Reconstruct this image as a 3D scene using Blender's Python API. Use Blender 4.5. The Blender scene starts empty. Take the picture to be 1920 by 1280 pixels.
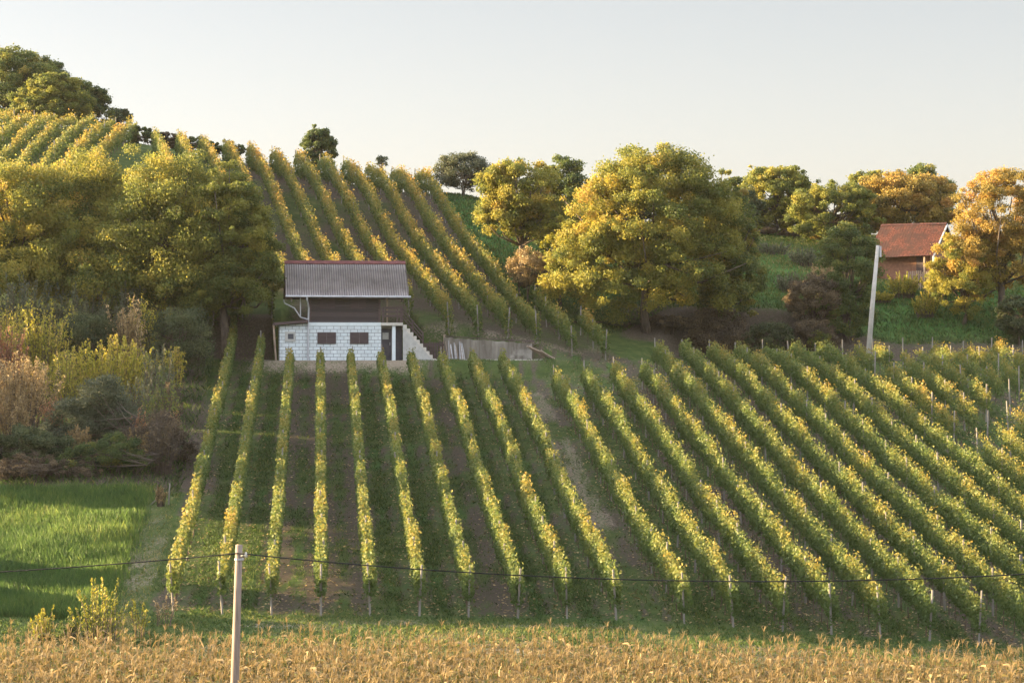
import bpy, math, random
import numpy as np
from math import radians, sin, cos, tan, pi

SC = bpy.context.scene
COL = SC.collection
F = 4330.0                      # focal length in photo pixels (photo 1920 wide)

# ------------------------------------------------------------------ camera, light
cam_d = bpy.data.cameras.new("camera")
cam_d.sensor_width = 36.0
cam_d.lens = F / 1920 * 36.0
cam_d.clip_start = 0.5
cam_d.clip_end = 6000
cam = bpy.data.objects.new("camera", cam_d)
cam.location = (0, 0, 0)
cam.rotation_euler = (radians(90), 0, 0)
COL.objects.link(cam)
SC.camera = cam

SUN_TH = radians(-12)           # sun stands to the left and a little behind the scene
SUN_EL = radians(10.5)
sdir = np.array([-cos(SUN_TH) * cos(SUN_EL), -sin(SUN_TH) * cos(SUN_EL), sin(SUN_EL)])

world = bpy.data.worlds.new("World")
SC.world = world
world.use_nodes = True
nt = world.node_tree
bg = nt.nodes["Background"]
sky = nt.nodes.new("ShaderNodeTexSky")
sky.sky_type = 'NISHITA'
sky.sun_disc = False
sky.sun_elevation = SUN_EL
sky.sun_rotation = math.atan2(sdir[0], sdir[1])
sky.air_density = 1.0
sky.dust_density = 1.2
sky.ozone_density = 1.0
hs = nt.nodes.new("ShaderNodeHueSaturation")
hs.inputs["Saturation"].default_value = 0.42
nt.links.new(sky.outputs[0], hs.inputs["Color"])
wc = nt.nodes.new("ShaderNodeTexCoord"); wsep = nt.nodes.new("ShaderNodeSeparateXYZ")
nt.links.new(wc.outputs["Generated"], wsep.inputs[0])
wmr = nt.nodes.new("ShaderNodeMapRange")
wmr.inputs[1].default_value = 0.16; wmr.inputs[2].default_value = 0.5; wmr.inputs[3].default_value = 1.0; wmr.inputs[4].default_value = 4.8
nt.links.new(wsep.outputs[2], wmr.inputs[0])
wmul = nt.nodes.new("ShaderNodeVectorMath"); wmul.operation = 'SCALE'      # overhead sky brightened, added to lift the light in shaded areas
wt = nt.nodes.new("ShaderNodeMix"); wt.data_type = 'RGBA'; wt.blend_type = 'MULTIPLY'; wt.inputs[0].default_value = 1.0
wt.inputs[7].default_value = (1.045, 0.995, 1.02, 1)
nt.links.new(hs.outputs[0], wt.inputs[6])
nt.links.new(wt.outputs[2], wmul.inputs[0]); nt.links.new(wmr.outputs[0], wmul.inputs["Scale"])
nt.links.new(wmul.outputs[0], bg.inputs[0])
bg.inputs[1].default_value = 0.0325

sun_d = bpy.data.lights.new("sun", 'SUN')
sun_d.energy = 4.7
sun_d.angle = radians(0.5)
sun_d.color = (1.0, 0.73, 0.38)
sun = bpy.data.objects.new("sun", sun_d)
from mathutils import Vector
sun.rotation_euler = Vector(sdir).to_track_quat('Z', 'Y').to_euler()
sun.location = (-80, -20, 60)
COL.objects.link(sun)

SC.view_settings.view_transform = 'Standard'
SC.view_settings.look = 'None'
SC.view_settings.exposure = 2.95
SC.view_settings.gamma = 1.0
SC.view_settings.use_curve_mapping = False
SC.cycles.max_bounces = 6
SC.cycles.diffuse_bounces = 3
SC.cycles.transmission_bounces = 4
SC.cycles.transparent_max_bounces = 4

# ------------------------------------------------------------------ small helpers
def rng_of(seed):
    return np.random.default_rng(seed)

def tag(o, label=None, cat=None, group=None, kind=None):
    if label: o["label"] = label
    if cat: o["category"] = cat
    if group: o["group"] = group
    if kind: o["kind"] = kind
    return o

def empty(name, loc, label, cat, group=None, rz=0.0):
    o = bpy.data.objects.new(name, None)
    o.empty_display_size = 0.3
    o.location = loc
    o.rotation_euler = (0, 0, rz)
    COL.objects.link(o)
    return tag(o, label, cat, group)

def link(name, me, parent=None, loc=None, rot=None):
    o = bpy.data.objects.new(name, me)
    COL.objects.link(o)
    if parent is not None: o.parent = parent
    if loc is not None: o.location = loc
    if rot is not None: o.rotation_euler = rot
    return o

def np_mesh(name, V, Fc, mat, tint=None, smooth=False, extra=None):
    """V (n,3), Fc (m,k) index array with constant k"""
    V = np.asarray(V, np.float32); Fc = np.asarray(Fc, np.int32)
    me = bpy.data.meshes.new(name)
    k = Fc.shape[1]
    me.vertices.add(len(V)); me.vertices.foreach_set("co", V.ravel())
    me.loops.add(Fc.size); me.loops.foreach_set("vertex_index", Fc.ravel())
    me.polygons.add(len(Fc)); me.polygons.foreach_set("loop_start", np.arange(0, Fc.size, k, dtype=np.int32))
    me.update(calc_edges=True)
    if tint is not None:
        a = me.attributes.new("tint", 'FLOAT', 'POINT'); a.data.foreach_set("value", np.asarray(tint, np.float32))
    if extra is not None:
        a = me.color_attributes.new("mask", 'FLOAT_COLOR', 'POINT'); a.data.foreach_set("color", np.asarray(extra, np.float32).ravel())
    if mat is not None: me.materials.append(mat)
    if smooth: me.polygons.foreach_set("use_smooth", np.ones(len(Fc), bool))
    return me

class MB:
    """collects boxes, tubes and faces into one mesh"""
    def __init__(s): s.v = []; s.f = []
    def add(s, vs, fs):
        b = len(s.v); s.v += [tuple(map(float, p)) for p in vs]; s.f += [tuple(b + i for i in f) for f in fs]
    def box(s, x0, x1, y0, y1, z0, z1):
        s.add([(x0,y0,z0),(x1,y0,z0),(x1,y1,z0),(x0,y1,z0),(x0,y0,z1),(x1,y0,z1),(x1,y1,z1),(x0,y1,z1)],
              [(0,3,2,1),(4,5,6,7),(0,1,5,4),(1,2,6,5),(2,3,7,6),(3,0,4,7)])
        return s
    def prism_y(s, pts, y0, y1):            # outline in xz, extruded along y
        n = len(pts)
        s.add([(x, y0, z) for x, z in pts] + [(x, y1, z) for x, z in pts],
              [tuple(range(n)), tuple(range(2*n-1, n-1, -1))] + [(i, i+n, (i+1) % n + n, (i+1) % n) for i in range(n)])
        return s
    def prism_x(s, pts, x0, x1):            # outline in yz, extruded along x
        n = len(pts)
        s.add([(x0, y, z) for y, z in pts] + [(x1, y, z) for y, z in pts],
              [tuple(range(n-1, -1, -1)), tuple(range(n, 2*n))] + [(i, (i+1) % n, (i+1) % n + n, i+n) for i in range(n)])
        return s
    def bar(s, p, q, r, r2=None, n=6):
        s.tube([p, q], [r, r if r2 is None else r2], n); return s
    def tube(s, pts, rad, n=6):
        pts = np.asarray(pts, float); m = len(pts)
        d = np.gradient(pts, axis=0) if m > 2 else np.repeat((pts[1:] - pts[:1]), 2, 0)
        d /= np.linalg.norm(d, axis=1, keepdims=True) + 1e-9
        ref = np.array([0, 0, 1.0]) if abs(d[0][2]) < 0.8 else np.array([1.0, 0, 0])
        vs = []
        for i in range(m):
            a = np.cross(d[i], ref); a /= np.linalg.norm(a) + 1e-9; b = np.cross(d[i], a)
            for j in range(n):
                t = 2*pi*j/n
                vs.append(pts[i] + rad[i]*(cos(t)*a + sin(t)*b))
        fs = []
        for i in range(m-1):
            for j in range(n):
                fs.append((i*n+j, i*n+(j+1) % n, (i+1)*n+(j+1) % n, (i+1)*n+j))
        fs.append(tuple(range(n-1, -1, -1))); fs.append(tuple((m-1)*n+j for j in range(n)))
        s.add(vs, fs); return s
    def mesh(s, name, mat, smooth=False):
        me = bpy.data.meshes.new(name); me.from_pydata(s.v, [], s.f); me.update()
        me.materials.append(mat)
        if smooth:
            for p in me.polygons: p.use_smooth = True
        return me
    def build(s, name, mat, parent=None, loc=None, rot=None, smooth=False):
        return link(name, s.mesh(name, mat, smooth), parent, loc, rot)

# ------------------------------------------------------------------ materials
def new_mat(name):
    m = bpy.data.materials.new(name); m.use_nodes = True
    t = m.node_tree; t.nodes.clear()
    out = t.nodes.new("ShaderNodeOutputMaterial")
    return m, t, out

def ramp(t, fac, stops):
    r = t.nodes.new("ShaderNodeValToRGB")
    while len(r.color_ramp.elements) < len(stops): r.color_ramp.elements.new(0.5)
    for e, (p, c) in zip(r.color_ramp.elements, stops):
        e.position = p; e.color = (*c, 1)
    t.links.new(fac, r.inputs[0]); return r.outputs[0]

def noise(t, scale, detail=4, vec=None, rough=0.6, dist=0.0):
    n = t.nodes.new("ShaderNodeTexNoise")
    n.inputs["Scale"].default_value = scale; n.inputs["Detail"].default_value = detail
    n.inputs["Roughness"].default_value = rough; n.inputs["Distortion"].default_value = dist
    if vec is not None: t.links.new(vec, n.inputs["Vector"])
    return n.outputs["Fac"]

def objco(t):
    return t.nodes.new("ShaderNodeTexCoord").outputs["Object"]

def mixc(t, fac, a, b, mode='MIX'):
    m = t.nodes.new("ShaderNodeMix"); m.data_type = 'RGBA'; m.blend_type = mode
    for sock, val in ((m.inputs[0], fac), (m.inputs[6], a), (m.inputs[7], b)):
        if hasattr(val, "links"): t.links.new(val, sock)
        elif isinstance(val, (tuple, list)): sock.default_value = (*val, 1)
        else: sock.default_value = val
    return m.outputs[2]

def mathn(t, op, a, b=0.0):
    m = t.nodes.new("ShaderNodeMath"); m.operation = op
    for sock, val in ((m.inputs[0], a), (m.inputs[1], b)):
        if hasattr(val, "links"): t.links.new(val, sock)
        else: sock.default_value = val
    return m.outputs[0]

def maprange(t, v, a, b, c=0.0, d=1.0):
    m = t.nodes.new("ShaderNodeMapRange"); m.inputs[1].default_value = a; m.inputs[2].default_value = b
    m.inputs[3].default_value = c; m.inputs[4].default_value = d
    t.links.new(v, m.inputs[0]); return m.outputs[0]

def principled(t, out, color, rough=0.8, spec=0.2, bump=None, bstr=0.3, bdist=0.02):
    p = t.nodes.new("ShaderNodeBsdfPrincipled")
    if hasattr(color, "links"): t.links.new(color, p.inputs["Base Color"])
    else: p.inputs["Base Color"].default_value = (*color, 1)
    p.inputs["Roughness"].default_value = rough
    p.inputs["Specular IOR Level"].default_value = spec
    if bump is not None:
        b = t.nodes.new("ShaderNodeBump"); b.inputs["Strength"].default_value = bstr; b.inputs["Distance"].default_value = bdist
        t.links.new(bump, b.inputs["Height"]); t.links.new(b.outputs[0], p.inputs["Normal"])
    if out is not None: t.links.new(p.outputs[0], out.inputs[0])
    return p

def leaf_mat(name, stops, trans=0.35, vscale=0.6, vamt=0.35, spec=0.25):
    m, t, out = new_mat(name)
    a = t.nodes.new("ShaderNodeAttribute"); a.attribute_name = "tint"
    n = noise(t, vscale, 2, objco(t))
    f = mathn(t, 'ADD', a.outputs["Fac"], mathn(t, 'MULTIPLY', mathn(t, 'SUBTRACT', n, 0.5), vamt))
    c = ramp(t, f, stops)
    p = principled(t, None, c, 0.6, spec)
    tr = t.nodes.new("ShaderNodeBsdfTranslucent")
    t.links.new(c, tr.inputs[0])
    mx = t.nodes.new("ShaderNodeMixShader"); mx.inputs[0].default_value = trans
    t.links.new(p.outputs[0], mx.inputs[1]); t.links.new(tr.outputs[0], mx.inputs[2])
    t.links.new(mx.outputs[0], out.inputs[0])
    return m

def noise_mat(name, c1, c2, scale=3.0, rough=0.85, spec=0.15, bump=0.3, stretch=None, c3=None):
    m, t, out = new_mat(name)
    v = objco(t)
    if stretch:
        mp = t.nodes.new("ShaderNodeMapping"); mp.inputs["Scale"].default_value = stretch
        t.links.new(v, mp.inputs[0]); v = mp.outputs[0]
    n = noise(t, scale, 6, v)
    c = ramp(t, n, [(0.32, c1), (0.68, c2)] if c3 is None else [(0.3, c1), (0.55, c2), (0.75, c3)])
    principled(t, out, c, rough, spec, n, bump)
    return m

# leaf palettes (stop position = tint)
M = {}
GREEN = (0.060, 0.095, 0.022); DGREEN = (0.032, 0.055, 0.018); LGREEN = (0.13, 0.17, 0.03)
YEL = (0.36, 0.27, 0.035); YGR = (0.22, 0.22, 0.032); ORG = (0.36, 0.17, 0.035); RUST = (0.20, 0.085, 0.03)
TAN = (0.34, 0.25, 0.11); BROWN = (0.10, 0.065, 0.035)
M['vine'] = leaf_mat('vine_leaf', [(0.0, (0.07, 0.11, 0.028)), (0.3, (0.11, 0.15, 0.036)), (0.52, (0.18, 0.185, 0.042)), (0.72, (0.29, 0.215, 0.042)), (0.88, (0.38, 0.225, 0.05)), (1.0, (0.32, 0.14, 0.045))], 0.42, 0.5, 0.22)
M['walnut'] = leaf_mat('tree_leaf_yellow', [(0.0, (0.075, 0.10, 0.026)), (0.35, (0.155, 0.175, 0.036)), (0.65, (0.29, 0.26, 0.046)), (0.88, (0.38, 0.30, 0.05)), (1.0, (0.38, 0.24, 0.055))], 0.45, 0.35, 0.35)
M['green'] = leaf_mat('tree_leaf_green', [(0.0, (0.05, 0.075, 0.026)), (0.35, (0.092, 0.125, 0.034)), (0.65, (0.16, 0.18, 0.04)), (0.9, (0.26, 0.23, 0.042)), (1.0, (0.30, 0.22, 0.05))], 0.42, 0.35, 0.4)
M['dark'] = leaf_mat('tree_leaf_dark', [(0.0, (0.03, 0.042, 0.018)), (0.5, (0.06, 0.08, 0.032)), (1.0, (0.13, 0.14, 0.055))], 0.32, 0.4, 0.35)
M['rust'] = leaf_mat('tree_leaf_orange', [(0.0, (0.11, 0.10, 0.03)), (0.35, (0.25, 0.19, 0.045)), (0.7, (0.40, 0.27, 0.06)), (1.0, (0.42, 0.21, 0.06))], 0.42, 0.4, 0.4)
M['tan'] = leaf_mat('dry_leaf', [(0.0, (0.10, 0.07, 0.03)), (0.5, (0.27, 0.19, 0.08)), (1.0, (0.42, 0.31, 0.15))], 0.3, 0.4, 0.3)
M['brown'] = leaf_mat('brown_leaf', [(0.0, (0.05, 0.04, 0.028)), (0.5, (0.105, 0.08, 0.05)), (1.0, (0.20, 0.145, 0.075))], 0.3, 0.5, 0.35)
M['red'] = leaf_mat('reddish_leaf', [(0.0, (0.10, 0.045, 0.03)), (0.5, (0.26, 0.11, 0.06)), (1.0, (0.38, 0.2, 0.09))], 0.3, 0.5, 0.3)
M['shoot'] = leaf_mat('shoot_leaf', [(0.0, (0.09, 0.11, 0.02)), (0.4, (0.24, 0.24, 0.03)), (0.75, (0.40, 0.34, 0.045)), (1.0, (0.46, 0.33, 0.09))], 0.35, 0.5, 0.35)
M['grey'] = leaf_mat('greygreen_leaf', [(0.0, (0.045, 0.055, 0.03)), (0.5, (0.095, 0.11, 0.06)), (1.0, (0.17, 0.17, 0.09))], 0.3, 0.5, 0.3)
M['grass'] = leaf_mat('grass_blade', [(0.0, (0.035, 0.055, 0.018)), (0.5, (0.065, 0.115, 0.028)), (0.8, (0.15, 0.18, 0.042)), (1.0, (0.30, 0.25, 0.10))], 0.35, 0.25, 0.35)
M['crop'] = leaf_mat('field_crop_blade', [(0.0, (0.045, 0.085, 0.025)), (0.45, (0.09, 0.155, 0.035)), (0.8, (0.19, 0.235, 0.052)), (1.0, (0.36, 0.29, 0.11))], 0.45, 0.12, 0.5)
M['corn'] = leaf_mat('dry_maize', [(0.0, (0.085, 0.095, 0.025)), (0.25, (0.14, 0.14, 0.03)), (0.42, (0.18, 0.125, 0.045)), (0.75, (0.27, 0.19, 0.078)), (1.0, (0.37, 0.27, 0.13))], 0.35, 0.5, 0.25)
M['bark'] = noise_mat('bark', (0.05, 0.038, 0.028), (0.14, 0.11, 0.085), 6, stretch=(1, 1, 0.25))
M['stem'] = noise_mat('vine_wood', (0.07, 0.05, 0.035), (0.16, 0.12, 0.085), 8)
M['post'] = noise_mat('post_wood', (0.15, 0.135, 0.115), (0.29, 0.265, 0.23), 5, stretch=(1, 1, 0.3))
M['polewood'] = noise_mat('pole_wood', (0.17, 0.13, 0.105), (0.29, 0.23, 0.19), 4, stretch=(3, 3, 0.25))
M['concrete'] = noise_mat('pole_concrete', (0.36, 0.34, 0.30), (0.48, 0.45, 0.40), 3)
M['cable'] = noise_mat('cable_black', (0.012, 0.012, 0.012), (0.03, 0.03, 0.03), 5)
M['steel'] = noise_mat('galvanised', (0.30, 0.30, 0.30), (0.5, 0.5, 0.5), 5, 0.5, 0.5)

# ------------------------------------------------------------------ terrain
def tps(pts, lam):
    P = np.array(pts, float); xy = P[:, :2] / 50.0; z = P[:, 2]; n = len(P)
    def U(r2): return 0.5 * r2 * np.log(r2 + 1e-12)
    K = U(((xy[:, None] - xy[None]) ** 2).sum(-1)) + lam * np.eye(n)
    A = np.zeros((n+3, n+3)); A[:n, :n] = K; A[:n, n] = 1; A[:n, n+1:] = xy; A[n, :n] = 1; A[n+1:, :n] = xy.T
    w = np.linalg.solve(A, np.concatenate([z, [0, 0, 0]]))
    def ev(x, y):
        x = np.asarray(x, float).ravel() / 50; y = np.asarray(y, float).ravel() / 50
        out = w[n] + w[n+1]*x + w[n+2]*y
        for i in range(n):
            out += w[i] * U((x - xy[i, 0])**2 + (y - xy[i, 1])**2)
        return out
    return ev

FRONT = tps([(-12.4,85,-10.0),(3.9,85,-10.25),(17,85,-11.15),(28,85,-11.7),(-22,85,-9.7),(-40,85,-9.4),(45,85,-12.2),
  (0,98,-8.55),(-14,98,-8.3),(17,98,-9.2),(32,98,-9.9),
  (0,119,-5.05),(-15,119,-5.0),(20,119,-5.9),(36,119,-6.2),
  (-16,140,-1.8),(-6,140,-1.9),(0,140,-2.0),(10,134,-2.9),(14,142,-2.0),(20,145,-1.95),(33,143,-2.1),(45,145,-2.0),
  (-14,143,-1.2),(-7,143,-1.15),(0,143,-1.15),(6,145,-1.1),(24,150,-1.5),(14,150,-1.5),(36,150,-1.4),
  (-25,107,-6.9),(-30,125,-3.8),(-32,140,-0.9),(-50,107,-6.5),(-50,140,-0.5),(50,119,-6.5)], 0.0008)
HILL = tps([(-8.07,184,11.8),(-4.2,168.4,7.5),(-1.6,158,4.0),(-0.8,154.7,2.85),(1.61,145,0.0),(-5.8,145,0.77),(-15.4,145,1.34),
  (-21,184,14.0),(-28.3,184,14.9),(1.7,153.8,1.85),(3.85,145,-0.9),(5.8,145,-1.0),(-12,160,5.2),(-20,160,5.9),
  (-31.3,192,16.5),(-31,170,10.8),(-38,170,10.0),(-45,205,19.0),(-32,150,2.3),(-46,150,1.8),(-60,170,9),(-60,200,16),
  (-4.1,178,11.0),(-2.3,166,6.4),(4,172,8.2),(10,160,3.4),(8,180,9.0),
  (17.2,153,1.4),(20,175,7.2),(29,170,4.6),(26,158,0.2),(29,163,2.8),(34,164,2.9),(45,172,5.2),(24,186,8.6),(40,186,7.8),
  (-45,228,17.5),(-25,212,13.0),(-8,205,9.5),(8,205,9.0),(25,205,8.2),(55,205,7.0),(0,250,4),(60,250,3),(-60,260,10),
  (12,150,-0.6),(33,157,-0.2),(60,157,0.5)], 0.0008)

def sstep(a, b, x):
    t = np.clip((x - a) / (b - a), 0, 1); return t*t*(3 - 2*t)

HX0, HY0, HYAW = -14.30, 141.6, radians(7)      # front left corner of the stone house

def G(x, y):
    """ground height"""
    x = np.asarray(x, float); sh = x.shape; x = x.ravel(); y = np.asarray(y, float).ravel()
    yc = np.clip(y, 84, 152); f = FRONT(x, yc)
    # the valley floor in front of the vineyard
    f = np.where(y < 84, f + (-11.5 - f) * sstep(83.5, 74, y), f)
    yh = np.clip(y, 144, 262); h = HILL(x, yh)
    c = 144.9 + (155.6 - 144.9) * sstep(5.5, 13, x)
    w = 0.35 + 1.2 * sstep(4, 12, x) + 1.3 * sstep(-15.5, -18, x)
    # cut behind the house
    c = c + 3.1 * (sstep(-15.2, -14.6, x) * sstep(-5.7, -6.4, x))
    s = sstep(-1, 1, (y - c) / w)
    z = f * (1 - s) + h * s
    # flat yard in front of the house and along the wall
    yard = sstep(-16.6, -15.2, x) * sstep(3.0, 1.2, x) * sstep(139.2, 141.0, y) * (1 - s)
    z = z * (1 - yard) + (-1.17) * yard
    z = z + 0.10*np.sin(x*0.63 + 1.3)*np.sin(y*0.41) * sstep(70, 100, y) * (1 - yard)
    return z.reshape(sh)

def g1(x, y): return float(G(np.array([x]), np.array([y]))[0])
def at(u, Y):                   # point of the ground seen at photo column u, Y metres away
    X = (u - 960) * Y / F
    return X, Y, g1(X, Y)
def zv(v, Y): return (640 - v) * Y / F

# value noise for zoning
def vnoise(x, y, scale, seed):
    r = rng_of(seed); T = r.random((64, 64))
    x = np.asarray(x) / scale + 1000; y = np.asarray(y) / scale + 1000
    xi = np.floor(x).astype(int); yi = np.floor(y).astype(int); fx = x - xi; fy = y - yi
    fx = fx*fx*(3-2*fx); fy = fy*fy*(3-2*fy)
    a = T[xi % 64, yi % 64]; b = T[(xi+1) % 64, yi % 64]; c = T[xi % 64, (yi+1) % 64]; d = T[(xi+1) % 64, (yi+1) % 64]
    return (a*(1-fx)+b*fx)*(1-fy) + (c*(1-fx)+d*fx)*fy
def fbm(x, y, scale, seed):
    return (vnoise(x, y, scale, seed) + 0.5*vnoise(x, y, scale/2.1, seed+1) + 0.25*vnoise(x, y, scale/4.3, seed+2)) / 1.75

# rows: (x at y=85, y start, y end) for the lower block; dx/dy = MF
MF = -0.0833
LOW = []
for k in range(10):
    ye = 148.5 if k == 0 else (141.2 if k == 1 else 138.6)
    LOW.append((-12.47 + 1.812*k, 85.0, ye))
tops = [131.8, 133, 133.9, 134.7, 141.8, 142.8, 143.7, 144.6, 145.3, 145.9, 146.5, 147.0, 146.5, 146, 146, 145.5, 145.5, 145]
for i, ye in enumerate(tops):
    LOW.append((6.34 + 1.806*i, 85.0, ye))
UPM = -0.248
def row_x_low(xb, y): return xb + MF * (y - 85)

def axis(lo, hi, step, far, grow=1.35):
    a = list(np.arange(lo, hi + 1e-6, step)); s = step; v = hi
    while v < far: s *= grow; v += s; a.append(v)
    s = step; v = lo; b = []
    while v > -far: s *= grow; v -= s; b.append(v)
    return np.array(b[::-1] + a)

xs = axis(-52, 52, 0.26, 3500); ys = axis(58, 215, 0.26, 3500)
XX, YY = np.meshgrid(xs, ys, indexing='ij')
xc = np.clip(XX, -62, 62)
ZZ = G(xc, YY)
far = sstep(60, 260, np.abs(XX)) 
base = np.where(YY < 100, -11.5, np.where(YY < 160, -11.5 + (YY-100)/60*13.5, 2.0)); base = np.where(YY > 262, 2 - np.clip((YY-262)*0.03, 0, 30), base)
ZZ = ZZ*(1-far) + base*far
ZZ = np.where(YY > 262, ZZ - np.clip((YY-262)*0.05, 0, 40), ZZ)
ZZ = ZZ + 0.035*(fbm(XX, YY, 0.9, 5)-0.5)*2*(YY < 215)*(YY > 58)

# masks  R soil  G pale dry track  B lush green   A upper-block brown
soil = np.zeros_like(XX); pale = np.zeros_like(XX); lush = np.zeros_like(XX)
n1 = fbm(XX, YY, 3.2, 11); n2 = fbm(XX*2.2, YY*0.7, 2.5, 21); n3 = fbm(XX, YY, 9, 31)
inlow = sstep(83.6, 86.2, YY) * sstep(147.5, 145, YY) * sstep(-13.7, -13.2, XX - MF*(YY-85))
q = XX - MF*(YY-85)
qq = np.where(q < 5, (q + 12.47)/1.812, (q - 6.34)/1.806)
d = np.abs(qq - np.round(qq)); gi = np.floor(qq).astype(int)
strip = sstep(0.27, 0.15, d)                       # soil under and beside the vines
track = sstep(0.10, 0.03, np.abs(d - 0.30))
tilled = (np.abs(np.sin(gi*2.3 + 0.6)) > 0.86)     # a few tilled aisles
soil = inlow * np.clip(0.30*strip + 0.6*track + 0.4*tilled*sstep(0.3, 0.5, n2) + 1.1*(n1-0.54), 0, 0.75)
pathm = sstep(4.1, 4.6, q) * sstep(6.2, 5.7, q) * sstep(96, 102, YY)*sstep(139, 134, YY)
pale = np.clip(pathm * (0.85*fbm(q*3.0, YY*0.35, 1.3, 41) + 0.5*(n1-0.5)), 0, 0.55)
pale = np.maximum(pale, sstep(-15.6, -15.1, q)*sstep(-13.2, -13.7, q)*sstep(84, 87, YY)*sstep(113, 95, YY)*np.clip(0.9*fbm(XX*1.5, YY*0.6, 0.9, 51)-0.06, 0, 0.55))
pale = np.maximum(pale, sstep(138.6, 140.4, YY)*sstep(144.5, 143.9, YY)*sstep(-17.5, -15.5, XX)*sstep(-4, -6.5, XX)*np.clip(1.1*fbm(XX, YY, 1.1, 58)+0.1, 0, 0.9))
pale = np.maximum(pale, sstep(85.2, 83.6, YY)*sstep(77, 80, YY)*np.clip(1.2*fbm(XX*0.5, YY, 1.4, 59)-0.3, 0, 0.6)*sstep(-14, -8, XX))
uy = XX - UPM*(YY-145)
inup = sstep(144.6, 145.4, YY)*sstep(190, 186, YY)*sstep(-14.5, -12.5, uy)*sstep(3.0, 2.4, uy - 4.4*sstep(154, 150, YY))
soil = np.maximum(soil, inup*np.clip(0.56 + 1.1*(n1-0.45), 0, 1))
pale = np.maximum(pale, inup*sstep(150.5, 145.5, YY)*sstep(-7, -4, XX)*np.clip(0.9*fbm(XX, YY, 1.3, 57)-0.15, 0, 0.55))
bank = sstep(-20, -18, XX)*sstep(-14.6, -15.5, XX)*sstep(142, 143.5, YY)*sstep(146.8, 146, YY)
soil = np.maximum(soil, bank*0.9)
hedge = sstep(6, 8, XX)*sstep(150.5, 152, YY)*sstep(159, 156, YY)
soil = np.maximum(soil, hedge*0.8)
thick = sstep(-18.0, -19.5, XX - 0.16*(140-YY))*sstep(105.5, 107.5, YY)*sstep(150, 147, YY)
soil = np.maximum(soil, thick*0.85)
lush = np.clip(inup*0 + sstep(-3.5, -2.5, uy - 5.2)*sstep(156, 160, YY)*0.9, 0, 1)
lush = np.maximum(lush, sstep(0.5, 0.7, n1)*0.6*inlow*(1-soil))
fieldm = sstep(-15.0, -15.5, q)*sstep(82.6, 84, YY)*sstep(107.5, 105.5, YY)
lush = np.maximum(lush, fieldm)
mask = np.stack([soil, pale, lush, n3], -1)
nx, ny = XX.shape
I = np.arange(nx*ny).reshape(nx, ny)
Q = np.stack([I[:-1, :-1], I[1:, :-1], I[1:, 1:], I[:-1, 1:]], -1).reshape(-1, 4)

m, t, out = new_mat('ground_soil_and_grass')
a = t.nodes.new("ShaderNodeVertexColor"); a.layer_name = "mask"
sep = t.nodes.new("ShaderNodeSeparateColor"); t.links.new(a.outputs[0], sep.inputs[0])
oc = objco(t)
nf = noise(t, 9.0, 6, oc, 0.7); nm = noise(t, 1.3, 5, oc, 0.65); nl = noise(t, 0.25, 3, oc)
grass_c = ramp(t, nm, [(0.25, (0.03, 0.048, 0.014)), (0.5, (0.055, 0.08, 0.022)), (0.75, (0.10, 0.112, 0.038))])
lush_c = ramp(t, nm, [(0.3, (0.035, 0.085, 0.022)), (0.7, (0.07, 0.15, 0.035))])
soil_c = ramp(t, nf, [(0.25, (0.042, 0.034, 0.025)), (0.5, (0.08, 0.064, 0.047)), (0.75, (0.14, 0.112, 0.084))])
pale_c = ramp(t, nf, [(0.25, (0.16, 0.128, 0.088)), (0.75, (0.29, 0.24, 0.175))])
brk = maprange(t, nf, 0.3, 0.7, -0.35, 0.35)
def fuzzy(s): 
    return maprange(t, mathn(t, 'ADD', s, brk), 0.3, 0.7)
c = mixc(t, sep.outputs[2], grass_c, lush_c)
c = mixc(t, fuzzy(sep.outputs[0]), c, soil_c)
c = mixc(t, fuzzy(sep.outputs[1]), c, pale_c)
principled(t, out, c, 0.95, 0.05, nf, 0.6, 0.06)
M['ground'] = m
ground = link('ground', np_mesh('ground', np.stack([XX, YY, ZZ], -1).reshape(-1, 3), Q, m, None, True, mask.reshape(-1, 4)))
tag(ground, 'vineyard hillside ground of brown soil and grass rising from the valley', 'ground', kind='structure')

# ------------------------------------------------------------------ foliage builders
def leaves(P, size, rng, bias=None, bw=0.0, elong=1.25, axis_dir=None, aw=0.0):
    """kite shaped leaf quads at points P; bias = preferred normal (n,3) with weight bw"""
    n = len(P)
    N = rng.normal(size=(n, 3)); N /= np.linalg.norm(N, axis=1, keepdims=True)
    if bias is not None:
        N = N + bw*bias; N /= np.linalg.norm(N, axis=1, keepdims=True) + 1e-9
    T = rng.normal(size=(n, 3))
    if axis_dir is not None: T = T*(1-aw) + axis_dir*aw*2
    T -= (T*N).sum(1, keepdims=True)*N; T /= np.linalg.norm(T, axis=1, keepdims=True) + 1e-9
    B = np.cross(N, T)
    L = (size * rng.uniform(0.65, 1.35, n))[:, None]; W = L / elong
    V = np.stack([P - T*L*0.5, P + B*W*0.5 + T*L*0.08, P + T*L*0.5, P - B*W*0.5 + T*L*0.08], 1).reshape(-1, 3)
    return V, np.arange(4*n).reshape(n, 4)

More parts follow.
